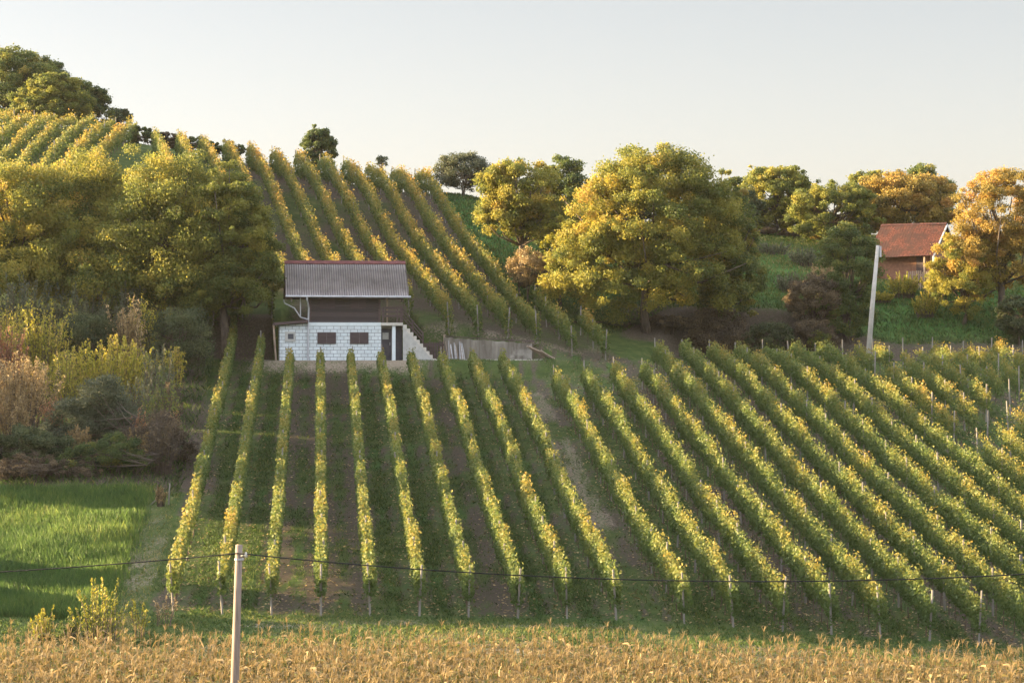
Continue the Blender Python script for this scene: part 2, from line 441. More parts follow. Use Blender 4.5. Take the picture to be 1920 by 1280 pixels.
def tree(name, label, cat, x, y, vtop, vbot, wpx, mat, seed, n=16000, leaf=0.24, clumps=70, cr=0.16, tint=(0.5, 0.22), lobes=None,
         dep=0.8, trunks=1, group=None, topbias=0.25, z0=None, limb=1.0, skew=0.0, sparse=0.0, lean=0.0):
    n = int(n*3.1); leaf = leaf*0.56; clumps = int(clumps*1.9); cr = cr*0.74
    rng = rng_of(seed)
    z = g1(x, y) if z0 is None else z0
    top = zv(vtop, y) - z; bot = zv(vbot, y) - z; W = 1.06 * wpx * y / F
    H = max(top, 0.5); bot = min(max(bot, 0.02*H), 0.8*H)
    if lobes is None: lobes = [(0, 0, 0.5, 1, 1, 1)]
    # lobes: (dx, dy, dz in crown box units, rx, ry, rz) of the half box
    root = empty(name, (x, y, z), label, cat, group)
    cen = []; rad = []
    lw = np.array([l[3]*l[4]*l[5] for l in lobes]); lw = lw/lw.sum()
    for i in range(clumps):
        l = lobes[rng.choice(len(lobes), p=lw)]
        dvec = rng.normal(size=3); dvec[2] += topbias; dvec /= np.linalg.norm(dvec)
        rr = rng.uniform(0.35, 1.0)**0.55
        cs = cr * rng.uniform(0.5, 1.3)
        if clumps > 200 and i % 8 == 0: rr *= rng.uniform(1.05, 1.22); cs *= 0.6
        p = np.array([l[0]*W/2 + dvec[0]*rr*l[3]*W/2*(1-cs*0.6), l[1]*W/2 + dvec[1]*rr*l[4]*W/2*dep*(1-cs*0.6),
                      bot + (top-bot)*(l[2] + dvec[2]*rr*l[5]*0.5*(1-cs*0.6))])
        cen.append(p); rad.append(cs*min(W, 1.3*(top-bot))*0.72)
    cen = np.array(cen); rad = np.array(rad)
    wgt = rad**2 / (rad**2).sum()
    ci = rng.choice(clumps, size=n, p=wgt)
    dv = rng.normal(size=(n, 3)); dv /= np.linalg.norm(dv, axis=1, keepdims=True)
    r = rng.random(n)**0.45
    fuzz = np.where(rng.random(n) < 0.16, rng.uniform(1.1, 1.6, n), 1.0)
    P = cen[ci] + dv * (r*rad[ci]*fuzz)[:, None] * np.array([1.05, 1.05, 0.72])
    P[:, 2] = np.maximum(P[:, 2], 0.05)
    ct = rng.normal(0, tint[1]*0.7, clumps)
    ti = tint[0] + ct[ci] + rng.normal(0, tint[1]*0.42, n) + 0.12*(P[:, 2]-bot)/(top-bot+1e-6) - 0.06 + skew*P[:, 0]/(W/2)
    outw = P - np.array([0, 0, (top+bot)/2]); outw /= np.linalg.norm(outw, axis=1, keepdims=True) + 1e-9
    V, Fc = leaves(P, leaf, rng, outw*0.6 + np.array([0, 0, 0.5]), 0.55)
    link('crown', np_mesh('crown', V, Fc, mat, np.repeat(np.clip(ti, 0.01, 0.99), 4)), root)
    # trunk and limbs
    mb = MB(); H0 = bot + 0.45*(top-bot)
    tr = max(0.05, 0.022*H*limb)
    for k in range(trunks):
        ox, oy = (0, 0) if trunks == 1 else (rng.normal(0, 0.12*W), rng.normal(0, 0.1*W))
        pts = [(ox, oy, -0.25)]
        for s in (0.25, 0.5, 0.75, 1.0):
            pts.append((ox*(1+s) + rng.normal(0, 0.015*H), oy*(1+s) + rng.normal(0, 0.015*H), H0*s))
        mb.tube(pts, [tr*1.25/trunks**0.4, tr/trunks**0.4, tr*0.85/trunks**0.4, tr*0.6/trunks**0.4, tr*0.35/trunks**0.4], 7)
        sel = rng.choice(clumps, size=min(clumps, int(40/trunks)+3), replace=False)
        for i in sel:
            a = np.array(pts[rng.integers(2, 5)]); b = cen[i]
            mid = a*0.5 + b*0.5 + np.array([0, 0, -0.04*H]) + rng.normal(0, 0.02*H, 3)
            mb.tube([a, mid, b], [tr*0.42, tr*0.26, tr*0.09], 5)
    mb.build('trunk', M['bark'], root, smooth=True)
    return root

def shoots(name, label, cat, x, y, vtop, wpx, mat, seed, nsh=60, leaf=0.16, per=60, spread=0.35, tint=(0.6, 0.2), group=None, bare=0.25, z0=None, dep=0.7, stemr=0.012, curve=0.15, minlen=0.55, off=0.07, elong=2.0):
    """shrub of many upright leafy shoots"""
    rng = rng_of(seed); z = g1(x, y) if z0 is None else z0
    H = zv(vtop, y) - z; W = wpx*y/F
    root = empty(name, (x, y, z), label, cat, group)
    mb = MB(); PP = []; DD = []; TT = []
    for i in range(nsh):
        b = rng.normal(size=2); b /= max(1e-6, np.linalg.norm(b)); rr = rng.random()**0.5
        bx, by = b[0]*rr*W*0.5*(1-spread), b[1]*rr*W*0.5*dep*(1-spread)
        e = rng.normal(0, 0.06, 2)*H
        tx, ty = b[0]*rr*W*0.5 + e[0], b[1]*rr*W*0.5*dep + e[1]
        h = H*rng.uniform(minlen, 1.0)*(1 - 0.25*rr**2)
        s = np.linspace(0, 1, 6)
        path = np.stack([bx+(tx-bx)*s**1.5, by+(ty-by)*s**1.5, h*s], 1) + np.outer(s*(1-s)*4, rng.normal(0, 0.02*H, 3))*[1, 1, 0]
        path[0, 2] = -0.08
        mb.tube(path, stemr*np.linspace(1.6, 0.5, 6), 4)
        m = max(6, int(per*h/H*rng.uniform(0.6, 1.3)))
        q = bare + (1-bare)*rng.random(m)**0.85
        p = np.stack([np.interp(q, s, path[:, k]) for k in range(3)], 1)
        dirv = np.stack([np.interp(q, s, np.gradient(path[:, k], s)) for k in range(3)], 1); dirv /= np.linalg.norm(dirv, axis=1, keepdims=True)
        p += rng.normal(0, 1, (m, 3))*off*(1.15-q)[:, None]*2*H/3
        PP.append(p); DD.append(dirv); TT.append(tint[0] + rng.normal(0, tint[1]*0.6) + rng.normal(0, tint[1]*0.6, m) + 0.25*(q-0.6))
    P = np.concatenate(PP); D = np.concatenate(DD); T = np.concatenate(TT)
    P[:, 2] = np.maximum(P[:, 2], 0.03)
    V, Fc = leaves(P, leaf, rng, None, 0, elong, D, 0.55)
    link('foliage', np_mesh('foliage', V, Fc, mat, np.repeat(np.clip(T, 0.01, 0.99), 4)), root)
    mb.build('stem', M['bark'], root)
    return root

def blades(name, X, Y, h, w, mat, seed, tint, label, cat, lean=0.35):
    rng = rng_of(seed); n = len(X)
    Z = G(X, Y)
    az = rng.uniform(0, 2*pi, n); L = rng.normal(0, lean, (n, 2))
    hh = h*rng.uniform(0.55, 1.25, n)
    b = np.stack([np.cos(az), np.sin(az), np.zeros(n)], 1)*(w*rng.uniform(0.7, 1.4, n))[:, None]*0.5
    P = np.stack([X, Y, Z-0.03], 1)
    mid = P + np.stack([L[:, 0]*hh*0.25, L[:, 1]*hh*0.25, hh*0.6], 1)
    tip = P + np.stack([L[:, 0]*hh, L[:, 1]*hh, hh], 1)
    V = np.stack([P-b, P+b, mid+b*0.8, tip, mid-b*0.8], 1).reshape(-1, 3)
    Fc = np.arange(5*n).reshape(n, 5)
    me = np_mesh(name, V, Fc, mat, np.repeat(np.clip(tint, 0.01, 0.99), 5))
    return tag(link(name, me), label, cat, kind='stuff')

# ------------------------------------------------------------------ stone and timber house
def blockwall_mat():
    m, t, out = new_mat('painted_block_wall')
    s = t.nodes.new("ShaderNodeSeparateXYZ"); t.links.new(objco(t), s.inputs[0])
    cb = t.nodes.new("ShaderNodeCombineXYZ")
    t.links.new(mathn(t, 'ADD', s.outputs[0], s.outputs[1]), cb.inputs[0]); t.links.new(s.outputs[2], cb.inputs[1])
    b = t.nodes.new("ShaderNodeTexBrick")
    b.inputs["Scale"].default_value = 1.0; b.inputs["Brick Width"].default_value = 0.42; b.inputs["Row Height"].default_value = 0.212
    b.inputs["Mortar Size"].default_value = 0.011; b.inputs["Mortar Smooth"].default_value = 0.05
    b.inputs["Color1"].default_value = (0.66, 0.71, 0.71, 1); b.inputs["Color2"].default_value = (0.57, 0.63, 0.64, 1)
    b.inputs["Mortar"].default_value = (0.05, 0.055, 0.06, 1)
    t.links.new(cb.outputs[0], b.inputs["Vector"])
    n = noise(t, 2.2, 5, objco(t))
    c = mixc(t, maprange(t, n, 0.38, 0.72, 0, 0.45), b.outputs[0], (0.38, 0.39, 0.37))
    principled(t, out, c, 0.8, 0.2, b.outputs["Fac"], -0.4, 0.02)
    return m
M['block'] = blockwall_mat()
M['plaster'] = noise_mat('grey_plaster', (0.36, 0.35, 0.32), (0.48, 0.47, 0.43), 4)
M['stepconc'] = noise_mat('step_concrete', (0.42, 0.39, 0.33), (0.58, 0.54, 0.47), 6)
M['whiteband'] = noise_mat('white_band', (0.58, 0.64, 0.64), (0.68, 0.72, 0.72), 3)
M['timber'] = noise_mat('dark_stained_timber', (0.055, 0.036, 0.034), (0.11, 0.075, 0.07), 3, 0.6, 0.3, stretch=(0.4, 0.4, 4))
m, t, out = new_mat('stained_boards')
sx_ = t.nodes.new("ShaderNodeSeparateXYZ"); t.links.new(objco(t), sx_.inputs[0])
wn = t.nodes.new("ShaderNodeTexWhiteNoise"); wn.noise_dimensions = '1D'
t.links.new(mathn(t, 'FLOOR', mathn(t, 'DIVIDE', mathn(t, 'SUBTRACT', sx_.outputs[2], 2.36), (4.3-2.36)/12)), wn.inputs["W"])
c = ramp(t, wn.outputs["Value"], [(0.0, (0.05, 0.038, 0.037)), (0.6, (0.064, 0.049, 0.047)), (1.0, (0.085, 0.066, 0.062))])
principled(t, out, c, 0.6, 0.3)
M['boards'] = m
M['shutter'] = noise_mat('shutter_brown', (0.06, 0.042, 0.042), (0.095, 0.068, 0.068), 3, 0.6, 0.3, stretch=(0.4, 0.4, 5))
M['door'] = noise_mat('door_dark', (0.05, 0.045, 0.055), (0.085, 0.075, 0.085), 3, 0.5, 0.4)
M['gutter'] = noise_mat('gutter_zinc', (0.34, 0.34, 0.35), (0.48, 0.48, 0.49), 4, 0.45, 0.5)
M['redridge'] = noise_mat('ridge_red', (0.10, 0.04, 0.038), (0.17, 0.065, 0.06), 4)
M['glass'] = noise_mat('dark_pane', (0.03, 0.04, 0.06), (0.05, 0.06, 0.09), 2, 0.1, 0.6)
M['rawwood'] = noise_mat('weathered_plank', (0.20, 0.15, 0.11), (0.40, 0.31, 0.23), 5, stretch=(1, 1, 0.3))
m, t, out = new_mat('fibre_cement_roof')
oc = objco(t)
n1_, n2_ = noise(t, 1.1, 6, oc), noise(t, 7, 4, oc)
mp = t.nodes.new("ShaderNodeMapping"); mp.inputs["Scale"].default_value = (2.2, 0.35, 0.35); t.links.new(oc, mp.inputs[0])
n3_ = noise(t, 1.6, 5, mp.outputs[0])
c = ramp(t, n1_, [(0.3, (0.20, 0.175, 0.165)), (0.55, (0.28, 0.25, 0.235)), (0.8, (0.33, 0.30, 0.28))])
c = mixc(t, maprange(t, n3_, 0.60, 0.72, 0, 0.65), c, (0.09, 0.08, 0.08))
c = mixc(t, maprange(t, n2_, 0.62, 0.75, 0, 0.4), c, (0.42, 0.40, 0.36))
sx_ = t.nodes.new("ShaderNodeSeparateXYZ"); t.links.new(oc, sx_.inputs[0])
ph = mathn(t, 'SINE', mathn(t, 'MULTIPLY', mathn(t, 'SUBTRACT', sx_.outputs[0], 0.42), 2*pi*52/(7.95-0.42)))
c = mixc(t, maprange(t, ph, 0.2, -0.9, 0, 0.55), c, (0.075, 0.068, 0.064))      # valleys painted darker, standing in for groove shade
principled(t, out, c, 0.9, 0.1, n2_, 0.3, 0.01)
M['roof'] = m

HZ0 = -1.17
house = empty('hillside_house', (HX0, HY0, HZ0), 'two-storey cottage with grey corrugated roof, dark timber upper floor and white block basement', 'house', rz=HYAW)
MB().box(1.75, 6.28, 0, 4.6, -0.3, 2.12).build('basement_wall', M['block'], house)
MB().box(1.75, 6.28, -0.03, 4.6, 2.122, 2.34).build('floor_band', M['whiteband'], house)
# lean-to annex
an = MB().prism_y([(0.05, -0.3), (1.748, -0.3), (1.748, 2.28), (0.05, 2.12)], 0.02, 3.2).build('annex_wall', M['block'], house)
mb = MB(); mb.prism_y([(-0.32, 2.16), (1.80, 2.345), (1.80, 2.50), (-0.32, 2.32)], -0.32, 3.5)
mb.build('annex_roof', M['timber'], house)
mb = MB(); mb.bar((-0.16, -0.12, -0.4), (-0.32, -0.12, 2.18), 0.07); mb.build('annex_post', M['rawwood'], house)
w = MB().box(0.38, 1.02, -0.035, 0.0, 1.18, 1.77).build('small_window', M['plaster'], house)
MB().box(0.56, 0.90, -0.05, -0.03, 1.32, 1.64).build('pane', M['glass'], w)
# timber upper floor: horizontal boards with real shadow gaps
mb = MB(); zb = 2.36; nb = 12; bh = (4.3-2.36)/nb
for i in range(nb):
    z0 = zb + i*bh
    mb.prism_x([(0.125, z0+0.006), (0.125, z0+bh-0.045), (0.18, z0+bh-0.004), (0.19, z0+0.006)], 1.93, 6.2)
    mb.prism_y([(1.92, z0+0.012), (1.92, z0+bh-0.012), (1.97, z0+bh), (1.97, z0)], 0.2, 4.4)
    mb.prism_y([(6.16, z0), (6.16, z0+bh), (6.21, z0+bh-0.012), (6.21, z0+0.012)], 0.2, 4.4)
mb.box(1.96, 6.17, 0.185, 4.4, 2.36, 4.3)
mb.prism_x([(0.2, 4.3), (2.35, 5.85), (4.5, 4.3)], 1.94, 6.18)
mb.build('timber_wall', M['boards'], house)
for x0 in (2.52, 4.42):
    mb = MB()
    for j in range(2):
        a = x0 + j*0.47
        mb.box(a, a+0.455, 0.085, 0.138, 3.18, 4.0)
        for q in range(9): mb.box(a+0.05, a+0.405, 0.068, 0.086, 3.23+q*0.082, 3.285+q*0.082)
    mb.build('upper_shutter', M['shutter'], house)
for x0 in (2.36, 4.36):
    mb = MB()
    for j in range(2):
        a = x0 + j*0.575
        mb.box(a, a+0.565, -0.05, -0.004, 1.02, 1.74)
        for q in range(9): mb.box(a+0.05, a+0.515, -0.07, -0.049, 1.06+q*0.073, 1.11+q*0.073)
    mb.build('basement_shutter', M['shutter'], house)
for x in (1.86, 6.14): MB().box(x-0.03, x+0.11, 0.05, 0.136, 2.36, 4.35).build('corner_board', M['timber'], house)
# roof: corrugated sheets as real waves, two slopes
RX0, RX1, RYF, RYR, RZE, RZR = 0.42, 7.95, -0.55, 2.35, 3.95, 6.12
nw = 52; nxs = nw*6
xx = np.linspace(RX0, RX1, nxs+1)
def slope(y0, z0, y1, z1, nseg=4):
    V = []; s = np.linspace(0, 1, nseg+1)
    nrm = np.array([0, -(z1-z0), (y1-y0)]); nrm = nrm/np.linalg.norm(nrm)*(1 if y1 > y0 else -1)
    wv = 0.034*np.sin(2*pi*nw*(xx-RX0)/(RX1-RX0))
    rows = []
    for i in range(nseg):
        for e in (0, 1):
            f = s[i+e]; lift = 0.028*(1-e) if i > 0 else 0.0   # each course lies on the one below
            base = np.array([0, y0+(y1-y0)*f, z0+(z1-z0)*f])
            rows.append(np.stack([xx, base[1] + nrm[1]*(wv+lift), base[2] + nrm[2]*(wv+lift)], 1))
    V = np.concatenate(rows); n = nxs+1; Fc = []
    idx = np.arange(nxs)
    for i in range(len(rows)-1):
        Fc.append(np.stack([i*n+idx, i*n+idx+1, (i+1)*n+idx+1, (i+1)*n+idx], 1))
    return V, np.concatenate(Fc)
V1, F1 = slope(RYF, RZE, RYR, RZR); V2, F2 = slope(2*RYR-RYF, RZE, RYR, RZR)
V = np.concatenate([V1, V2]); Fc = np.concatenate([F1, F2+len(V1)])
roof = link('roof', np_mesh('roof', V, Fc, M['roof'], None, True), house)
mb = MB(); mb.prism_x([(RYR-0.24, RZR-0.13), (RYR, RZR+0.05), (RYR+0.24, RZR-0.13), (RYR+0.25, RZR-0.08), (RYR, RZR+0.10), (RYR-0.25, RZR-0.08)], RX0-0.03, RX1+0.0)
mb.build('ridge_cap', M['redridge'], roof)
for x in (RX0-0.02, RX1-0.05):
    for sg in (1, -1):
        y0 = RYF if sg > 0 else 2*RYR-RYF
        MB().prism_x([(y0, RZE-0.26), (RYR, RZR-0.26), (RYR, RZR-0.03), (y0, RZE-0.03)], x, x+0.045).build('barge_board', M['timber'], roof)
mb = MB()
for sg in (1, -1):
    y0 = RYF+0.03 if sg > 0 else 2*RYR-RYF-0.03
    ya, yb = (y0, RYR) 
    mb.prism_x([(ya, RZE-0.10), (yb, RZR-0.10), (yb, RZR-0.045), (ya, RZE-0.045)], RX0+0.06, RX1-0.06)
for x in np.arange(RX0+0.3, RX1-0.2, 0.85):
    mb.prism_x([(RYF+0.06, RZE-0.22), (RYR, RZR-0.22), (RYR, RZR-0.105), (RYF+0.06, RZE-0.105)], x, x+0.09)
mb.box(RX0+0.1, RX1-0.1, 0.06, 0.18, 3.98, 4.13)
mb.build('rafters', M['timber'], roof)
mb = MB(); mb.tube([(RX0-0.02, RYF-0.07, RZE-0.02), (RX1+0.12, RYF-0.07, RZE-0.05)], [0.062, 0.062], 8)
mb.build('gutter', M['gutter'], roof)
mb = MB(); mb.tube([(1.70, RYF-0.07, RZE-0.06), (1.70, RYF-0.07, RZE-0.22), (1.80, -0.2, RZE-0.55), (1.83, -0.11, RZE-0.75), (1.80, -0.11, 2.4), (1.775, -0.11, 0.0)], [0.05]*6, 8)
mb.build('downpipe', M['gutter'], roof)
mb = MB(); mb.tube([(0.30, 0.3, 3.75), (0.36, 0.3, 3.52), (0.95, -0.1, 3.22), (1.32, -0.16, 2.66), (1.78, -0.16, 2.52)], [0.04]*5, 7)
mb.tube([(1.32, -0.13, 4.0), (1.32, -0.13, 2.66)], [0.035]*2, 7)
mb.build('side_pipe', M['gutter'], roof)
# porch: landing, posts, doors, stairs
MB().box(6.26, 7.62, -0.08, 4.2, 2.15, 2.33).build('landing_slab', M['stepconc'], house)
MB().box(6.96, 7.17, 0.0, 0.2, -0.2, 2.148).build('porch_post', M['whiteband'], house)
d = MB().box(6.30, 6.958, 0.62, 0.68, 0.0, 1.95).build('door', M['door'], house)
MB().box(6.40, 6.78, 0.6, 0.622, 1.30, 1.72).build('pane', M['plaster'], d)
MB().bar((6.86, 0.57, 0.93), (6.86, 0.57, 1.12), 0.02).build('handle', M['gutter'], d)
MB().box(7.18, 7.60, 0.5, 0.56, 0.0, 2.1).build('cellar_door', M['door'], house)
MB().box(6.285, 7.60, 0.70, 0.8, -0.2, 2.148).build('recess_wall', M['plaster'], house)
NS = 10; sx0, sx1 = 7.62, 9.62
mb = MB(); pts = [(sx0, -0.25)]
mb.prism_y([(sx0, -0.3), (sx1-0.02, -0.3), (sx1-0.12, -0.02), (sx0, 2.06)], -0.07, -0.003)
mb.build('stair_wall', M['plaster'], house)
mb = MB()
for i in range(NS):
    xa = sx0 + (sx1-sx0)*i/NS; zt = 2.33 - 2.33*(i+0.55)/NS
    mb.box(xa+0.002*i, xa+(sx1-sx0)/NS+0.05, 0.0, 1.05, zt-0.30, zt)
mb.build('stairs', M['stepconc'], house)
mb = MB(); mb2 = MB()
for k, h in enumerate((0.35, 0.6, 0.85)):
    mb.box(6.35, 7.6, 0.02, 0.06, 2.33+h, 2.39+h+0.06)
    mb2.prism_y([(7.62, 2.33+h), (9.0, 0.72+h), (9.0, 0.84+h), (7.62, 2.45+h)], 1.06, 1.10)
for x in (6.4, 7.28, 7.5): mb.box(x-0.05, x+0.05, 0.0, 0.08, 2.33, 3.28)
for x, z in ((7.66, 2.0), (8.3, 1.3), (8.95, 0.5)): mb2.box(x-0.04, x+0.04, 1.02, 1.1, z, z+1.2)
mb.build('landing_railing', M['timber'], house)
mb2.build('stair_railing', M['timber'], house)
mb = MB().box(6.62, 6.72, 0.25, 0.35, 2.33, 4.12).build('roof_post', M['rawwood'], house)

# ------------------------------------------------------------------ retaining wall, poles, planks in the yard
def wall_poly(name, x0, x1, y, ztl, ztr, zb, th, mat, label, cat, kind=None):
    mb = MB(); n = 24
    r = rng_of(77); P = []
    for i in range(n+1):
        f = i/n; P.append((x0+(x1-x0)*f, ztl+(ztr-ztl)*f + r.normal(0, 0.02)))
    root = empty(name, ((x0+x1)/2, y, zb), label, cat)
    loc = [(p[0]-(x0+x1)/2, p[1]-zb) for p in P]
    mb.prism_y([(loc[0][0], -0.5), (loc[-1][0], -0.5)] + loc[::-1], 0, th)
    mb.build('wall_face', mat, root)
    return root
m, t, out = new_mat('stained_concrete')
oc = objco(t)
mp = t.nodes.new("ShaderNodeMapping"); mp.inputs["Scale"].default_value = (2.5, 1, 0.35); t.links.new(oc, mp.inputs[0])
na, nb_ = noise(t, 1.2, 6, mp.outputs[0]), noise(t, 0.55, 4, oc)
c = ramp(t, na, [(0.3, (0.10, 0.085, 0.068)), (0.5, (0.19, 0.168, 0.138)), (0.7, (0.27, 0.242, 0.205))])
c = mixc(t, maprange(t, nb_, 0.52, 0.64, 0, 0.85), c, (0.40, 0.375, 0.325))
principled(t, out, c, 0.9, 0.1, na, 0.4, 0.03)
M['stainconc'] = m
rw = wall_poly('retaining_wall', -4.25, 1.25, 144.35, 0.25, -0.12, -1.2, 0.35, M['stainconc'], 'stained concrete retaining wall holding the slope right of the cottage stairs', 'wall')
mb = MB(); mb.box(-2.78, 2.8, -0.04, -0.003, 1.36, 1.42); mb.build('coping', M['timber'], rw, loc=(0, 0, -0.02), rot=(0, 0.055, 0))
mb = MB()
r = rng_of(5)
root = empty('lattice_fence', (-5.4, 144.5, -1.0), 'dark brown board fence between the cottage stairs and the concrete wall', 'fence')
for x in np.arange(-1.25, 1.2, 0.16): mb.box(x, x+0.12, 0, 0.03, -0.3, 0.95 + r.uniform(-.05, .05))
mb.build('boards', M['brownboard'] if 'brownboard' in M else M['timber'], root)
mb = MB(); mb.box(-1.3, 1.25, -0.04, 0.0, 0.75, 0.85); mb.build('rail', M['timber'], root)
MB().box(1.1, 1.24, -0.03, 0.09, -0.3, 1.45).build('end_post', M['rawwood'], root)
for i in range(17):
    X = -3.95 + i*0.066 + r.normal(0, 0.03)
    mb = MB(); mb.bar((0, 0, 0), (r.normal(-0.10, 0.09), 0.42, r.uniform(0.95, 1.3)), 0.026, 0.02)
    o = mb.build('leaning_pole', M['steel'] if i % 3 else M['rawwood'], None, (X, 143.88 + r.normal(0, 0.03), -1.2))
    tag(o, 'thin grey pole in the sheaf leaning against the concrete wall', 'pole', 'poles leaning on the retaining wall')
for i in range(7):
    X = 1.35 + i*0.13 + r.normal(0, 0.03)
    mb = MB(); mb.bar((0, 0, 0), (1.05 + r.normal(0, 0.1), 0.3, -0.62 + r.normal(0, 0.06)), 0.055, 0.05)
    o = mb.build('wooden_plank', M['rawwood'], None, (X - 0.4, 144.05 - 0.05*i, -0.28 - 0.05*i + r.normal(0, 0.02)))
    tag(o, 'weathered plank sloping off the right end of the concrete wall', 'plank', 'planks piled beside the retaining wall')
mb = MB().box(-6.3, 1.9, 0, 0.16, -0.25, 0.10)
tag(mb.build('kerb', M['stepconc'], None, (0, 143.3, -1.2)), 'long pale concrete edging along the yard below the retaining wall', 'edging')
# ------------------------------------------------------------------ vine rows
ORD = ['first', 'second', 'third', 'fourth', 'fifth', 'sixth', 'seventh', 'eighth', 'ninth', 'tenth', 'eleventh', 'twelfth', 'thirteenth', 'fourteenth',
       'fifteenth', 'sixteenth', 'seventeenth', 'eighteenth', 'nineteenth', 'twentieth', 'twenty-first', 'twenty-second', 'twenty-third', 'twenty-fourth',
       'twenty-fifth', 'twenty-sixth', 'twenty-seventh', 'twenty-eighth']
post_me = MB().tube([(0, 0, -0.35), (0, 0, 1.0), (0, 0, 1.88)], [0.045, 0.043, 0.04], 7).mesh('post', M['post'])
postc_me = MB().tube([(0, 0, -0.35), (0, 0, 1.0), (0, 0, 1.9)], [0.04, 0.038, 0.034], 6).mesh('post', M['post'])
postt_me = MB().tube([(0, 0, -0.35), (0, 0, 1.1), (0, 0, 2.02)], [0.045, 0.042, 0.038], 7).mesh('post', M['post'])
stem_me = [MB().tube([(0, 0, -0.1), (r.normal(0, .03), r.normal(0, .03), 0.3), (r.normal(0, .06), r.normal(0, .06), 0.75)], [0.026, 0.022, 0.016], 5).mesh('vine_stem', M['stem']) for _ in range(4)]

def vine_row(name, label, group, xfun, y0, y1, seed, dens=300, leaf=0.135, top=1.78, low=0.62, half=0.24, tint=0.33, post_gap=4.6, gaps=0.0, post=None, topb=0.42, lowend=0.0, lowstart=0.0):
    rng = rng_of(seed)
    x0, x1 = xfun(y0), xfun(y1); z0 = g1(x0, y0)
    L = math.hypot(x1-x0, y1-y0)
    root = empty(name, (x0, y0, z0), label, 'vine row', group)
    n = int(L*dens)
    s = rng.random(n)
    y = y0 - 0.3 + (y1-y0+0.45)*s
    sm = s*L
    # bumps: each vine bulges, a few gaps
    tb = vnoise(sm + seed*37.1, np.full(n, 3.3), 1.15, 7) - 0.5; tb2 = vnoise(sm + seed*11.7, np.full(n, 9.3), 0.42, 8) - 0.5
    lb = vnoise(sm + seed*5.1, np.full(n, 1.3), 0.9, 9) - 0.5; wb = vnoise(sm + seed*3.1, np.full(n, 5.3), 0.8, 6) - 0.5
    gp = vnoise(sm + seed*2.3, np.full(n, 7.7), 2.2, 4)
    if gaps > 0:
        keep = gp > gaps*rng.uniform(0.75, 1.0, n); s, y, sm, tb, tb2, lb, wb = [q[keep] for q in (s, y, sm, tb, tb2, lb, wb)]; n = len(s)
    zt = top + 0.46*tb + 0.26*tb2; zl = low + 0.45*lb + 0.2*tb2 - 0.2*sstep(y0+0.9, y0-0.2, y)
    zt = zt - 0.5*sstep(y1-1.3, y1+0.15, y) - 0.12*sstep(y0+0.8, y0-0.3, y)
    zl = zl - lowend*sstep(y1-7, y1-2, y) + lowstart*sstep(100, 97, y)
    hw = half*(1 + 0.55*wb)
    a = rng.uniform(0, 2*pi, n); rr = rng.uniform(0.35, 1.0, n)**0.6
    lat = hw*np.sign(np.cos(a))*np.abs(np.cos(a))**0.7*rr + rng.normal(0, 0.035, n)
    h = (zt+zl)/2 + (zt-zl)/2*np.sign(np.sin(a))*np.abs(np.sin(a))**0.85*rr + rng.normal(0, 0.04, n)
    ext = rng.random(n) < 0.035                       # loose shoots
    h = np.where(ext, zt + rng.uniform(0, 0.28, n), h)
    hang = rng.random(n) < 0.02
    h = np.where(hang, zl - rng.uniform(0, 0.25, n), h)
    dx, dy = (x1-x0)/L, (y1-y0)/L
    x = xfun(y) + lat*dy; yy = y - lat*dx
    z = G(x, yy) + np.maximum(h, 0.08)
    P = np.stack([x-x0, yy-y0, z-z0], 1)
    cl = (vnoise(sm + seed*17.3, np.full(n, 2.7), 1.0, 12) - 0.5)
    cl3 = (vnoise(sm + seed*7.3, np.full(n, 4.7), 5.0, 13) - 0.5)
    ti = tint + 0.20*cl + 0.18*cl3 + rng.normal(0, 0.08, n) + topb*(h-low)/(top-low) - topb*0.4  # yellower young tops; also sunlit gold over green shade put into the tint
    out_b = np.stack([lat/half*dy, -lat/half*dx, (h-(top+low)/2)/(top-low)*1.2 + 0.25], 1)
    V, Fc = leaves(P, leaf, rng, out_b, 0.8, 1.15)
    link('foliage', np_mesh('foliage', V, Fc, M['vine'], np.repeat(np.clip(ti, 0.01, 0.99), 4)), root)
    npst = max(2, int(round(L/post_gap)) + 1)
    pm = post or post_me
    for i in range(npst):
        f = i/(npst-1); py = y0 + (y1-y0)*f; px = xfun(py)
        if i not in (0, npst-1): py += rng.normal(0, 0.15); px = xfun(py)
        tilt = rng.normal(0, 0.03), rng.normal(0, 0.035)
        if i == 0: tilt = (tilt[0] + 0.05, tilt[1])
        o = link('post', pm, root, (px-x0, py-y0, g1(px, py)-z0), (tilt[0], tilt[1], rng.uniform(0, 6)))
        o.scale = (1, 1, rng.uniform(0.94, 1.06))
    ns = int(L/1.15)
    ys_ = y0 + (y1-y0)*(np.arange(ns)+0.5)/ns + rng.normal(0, 0.08, ns)
    xs_ = xfun(ys_); zs_ = G(xs_, ys_)
    for i in range(ns):
        o = link('vine_stem', stem_me[i % 4], root, (xs_[i]-x0, ys_[i]-y0, zs_[i]-z0), (0, 0, rng.uniform(0, 6)))
    return root

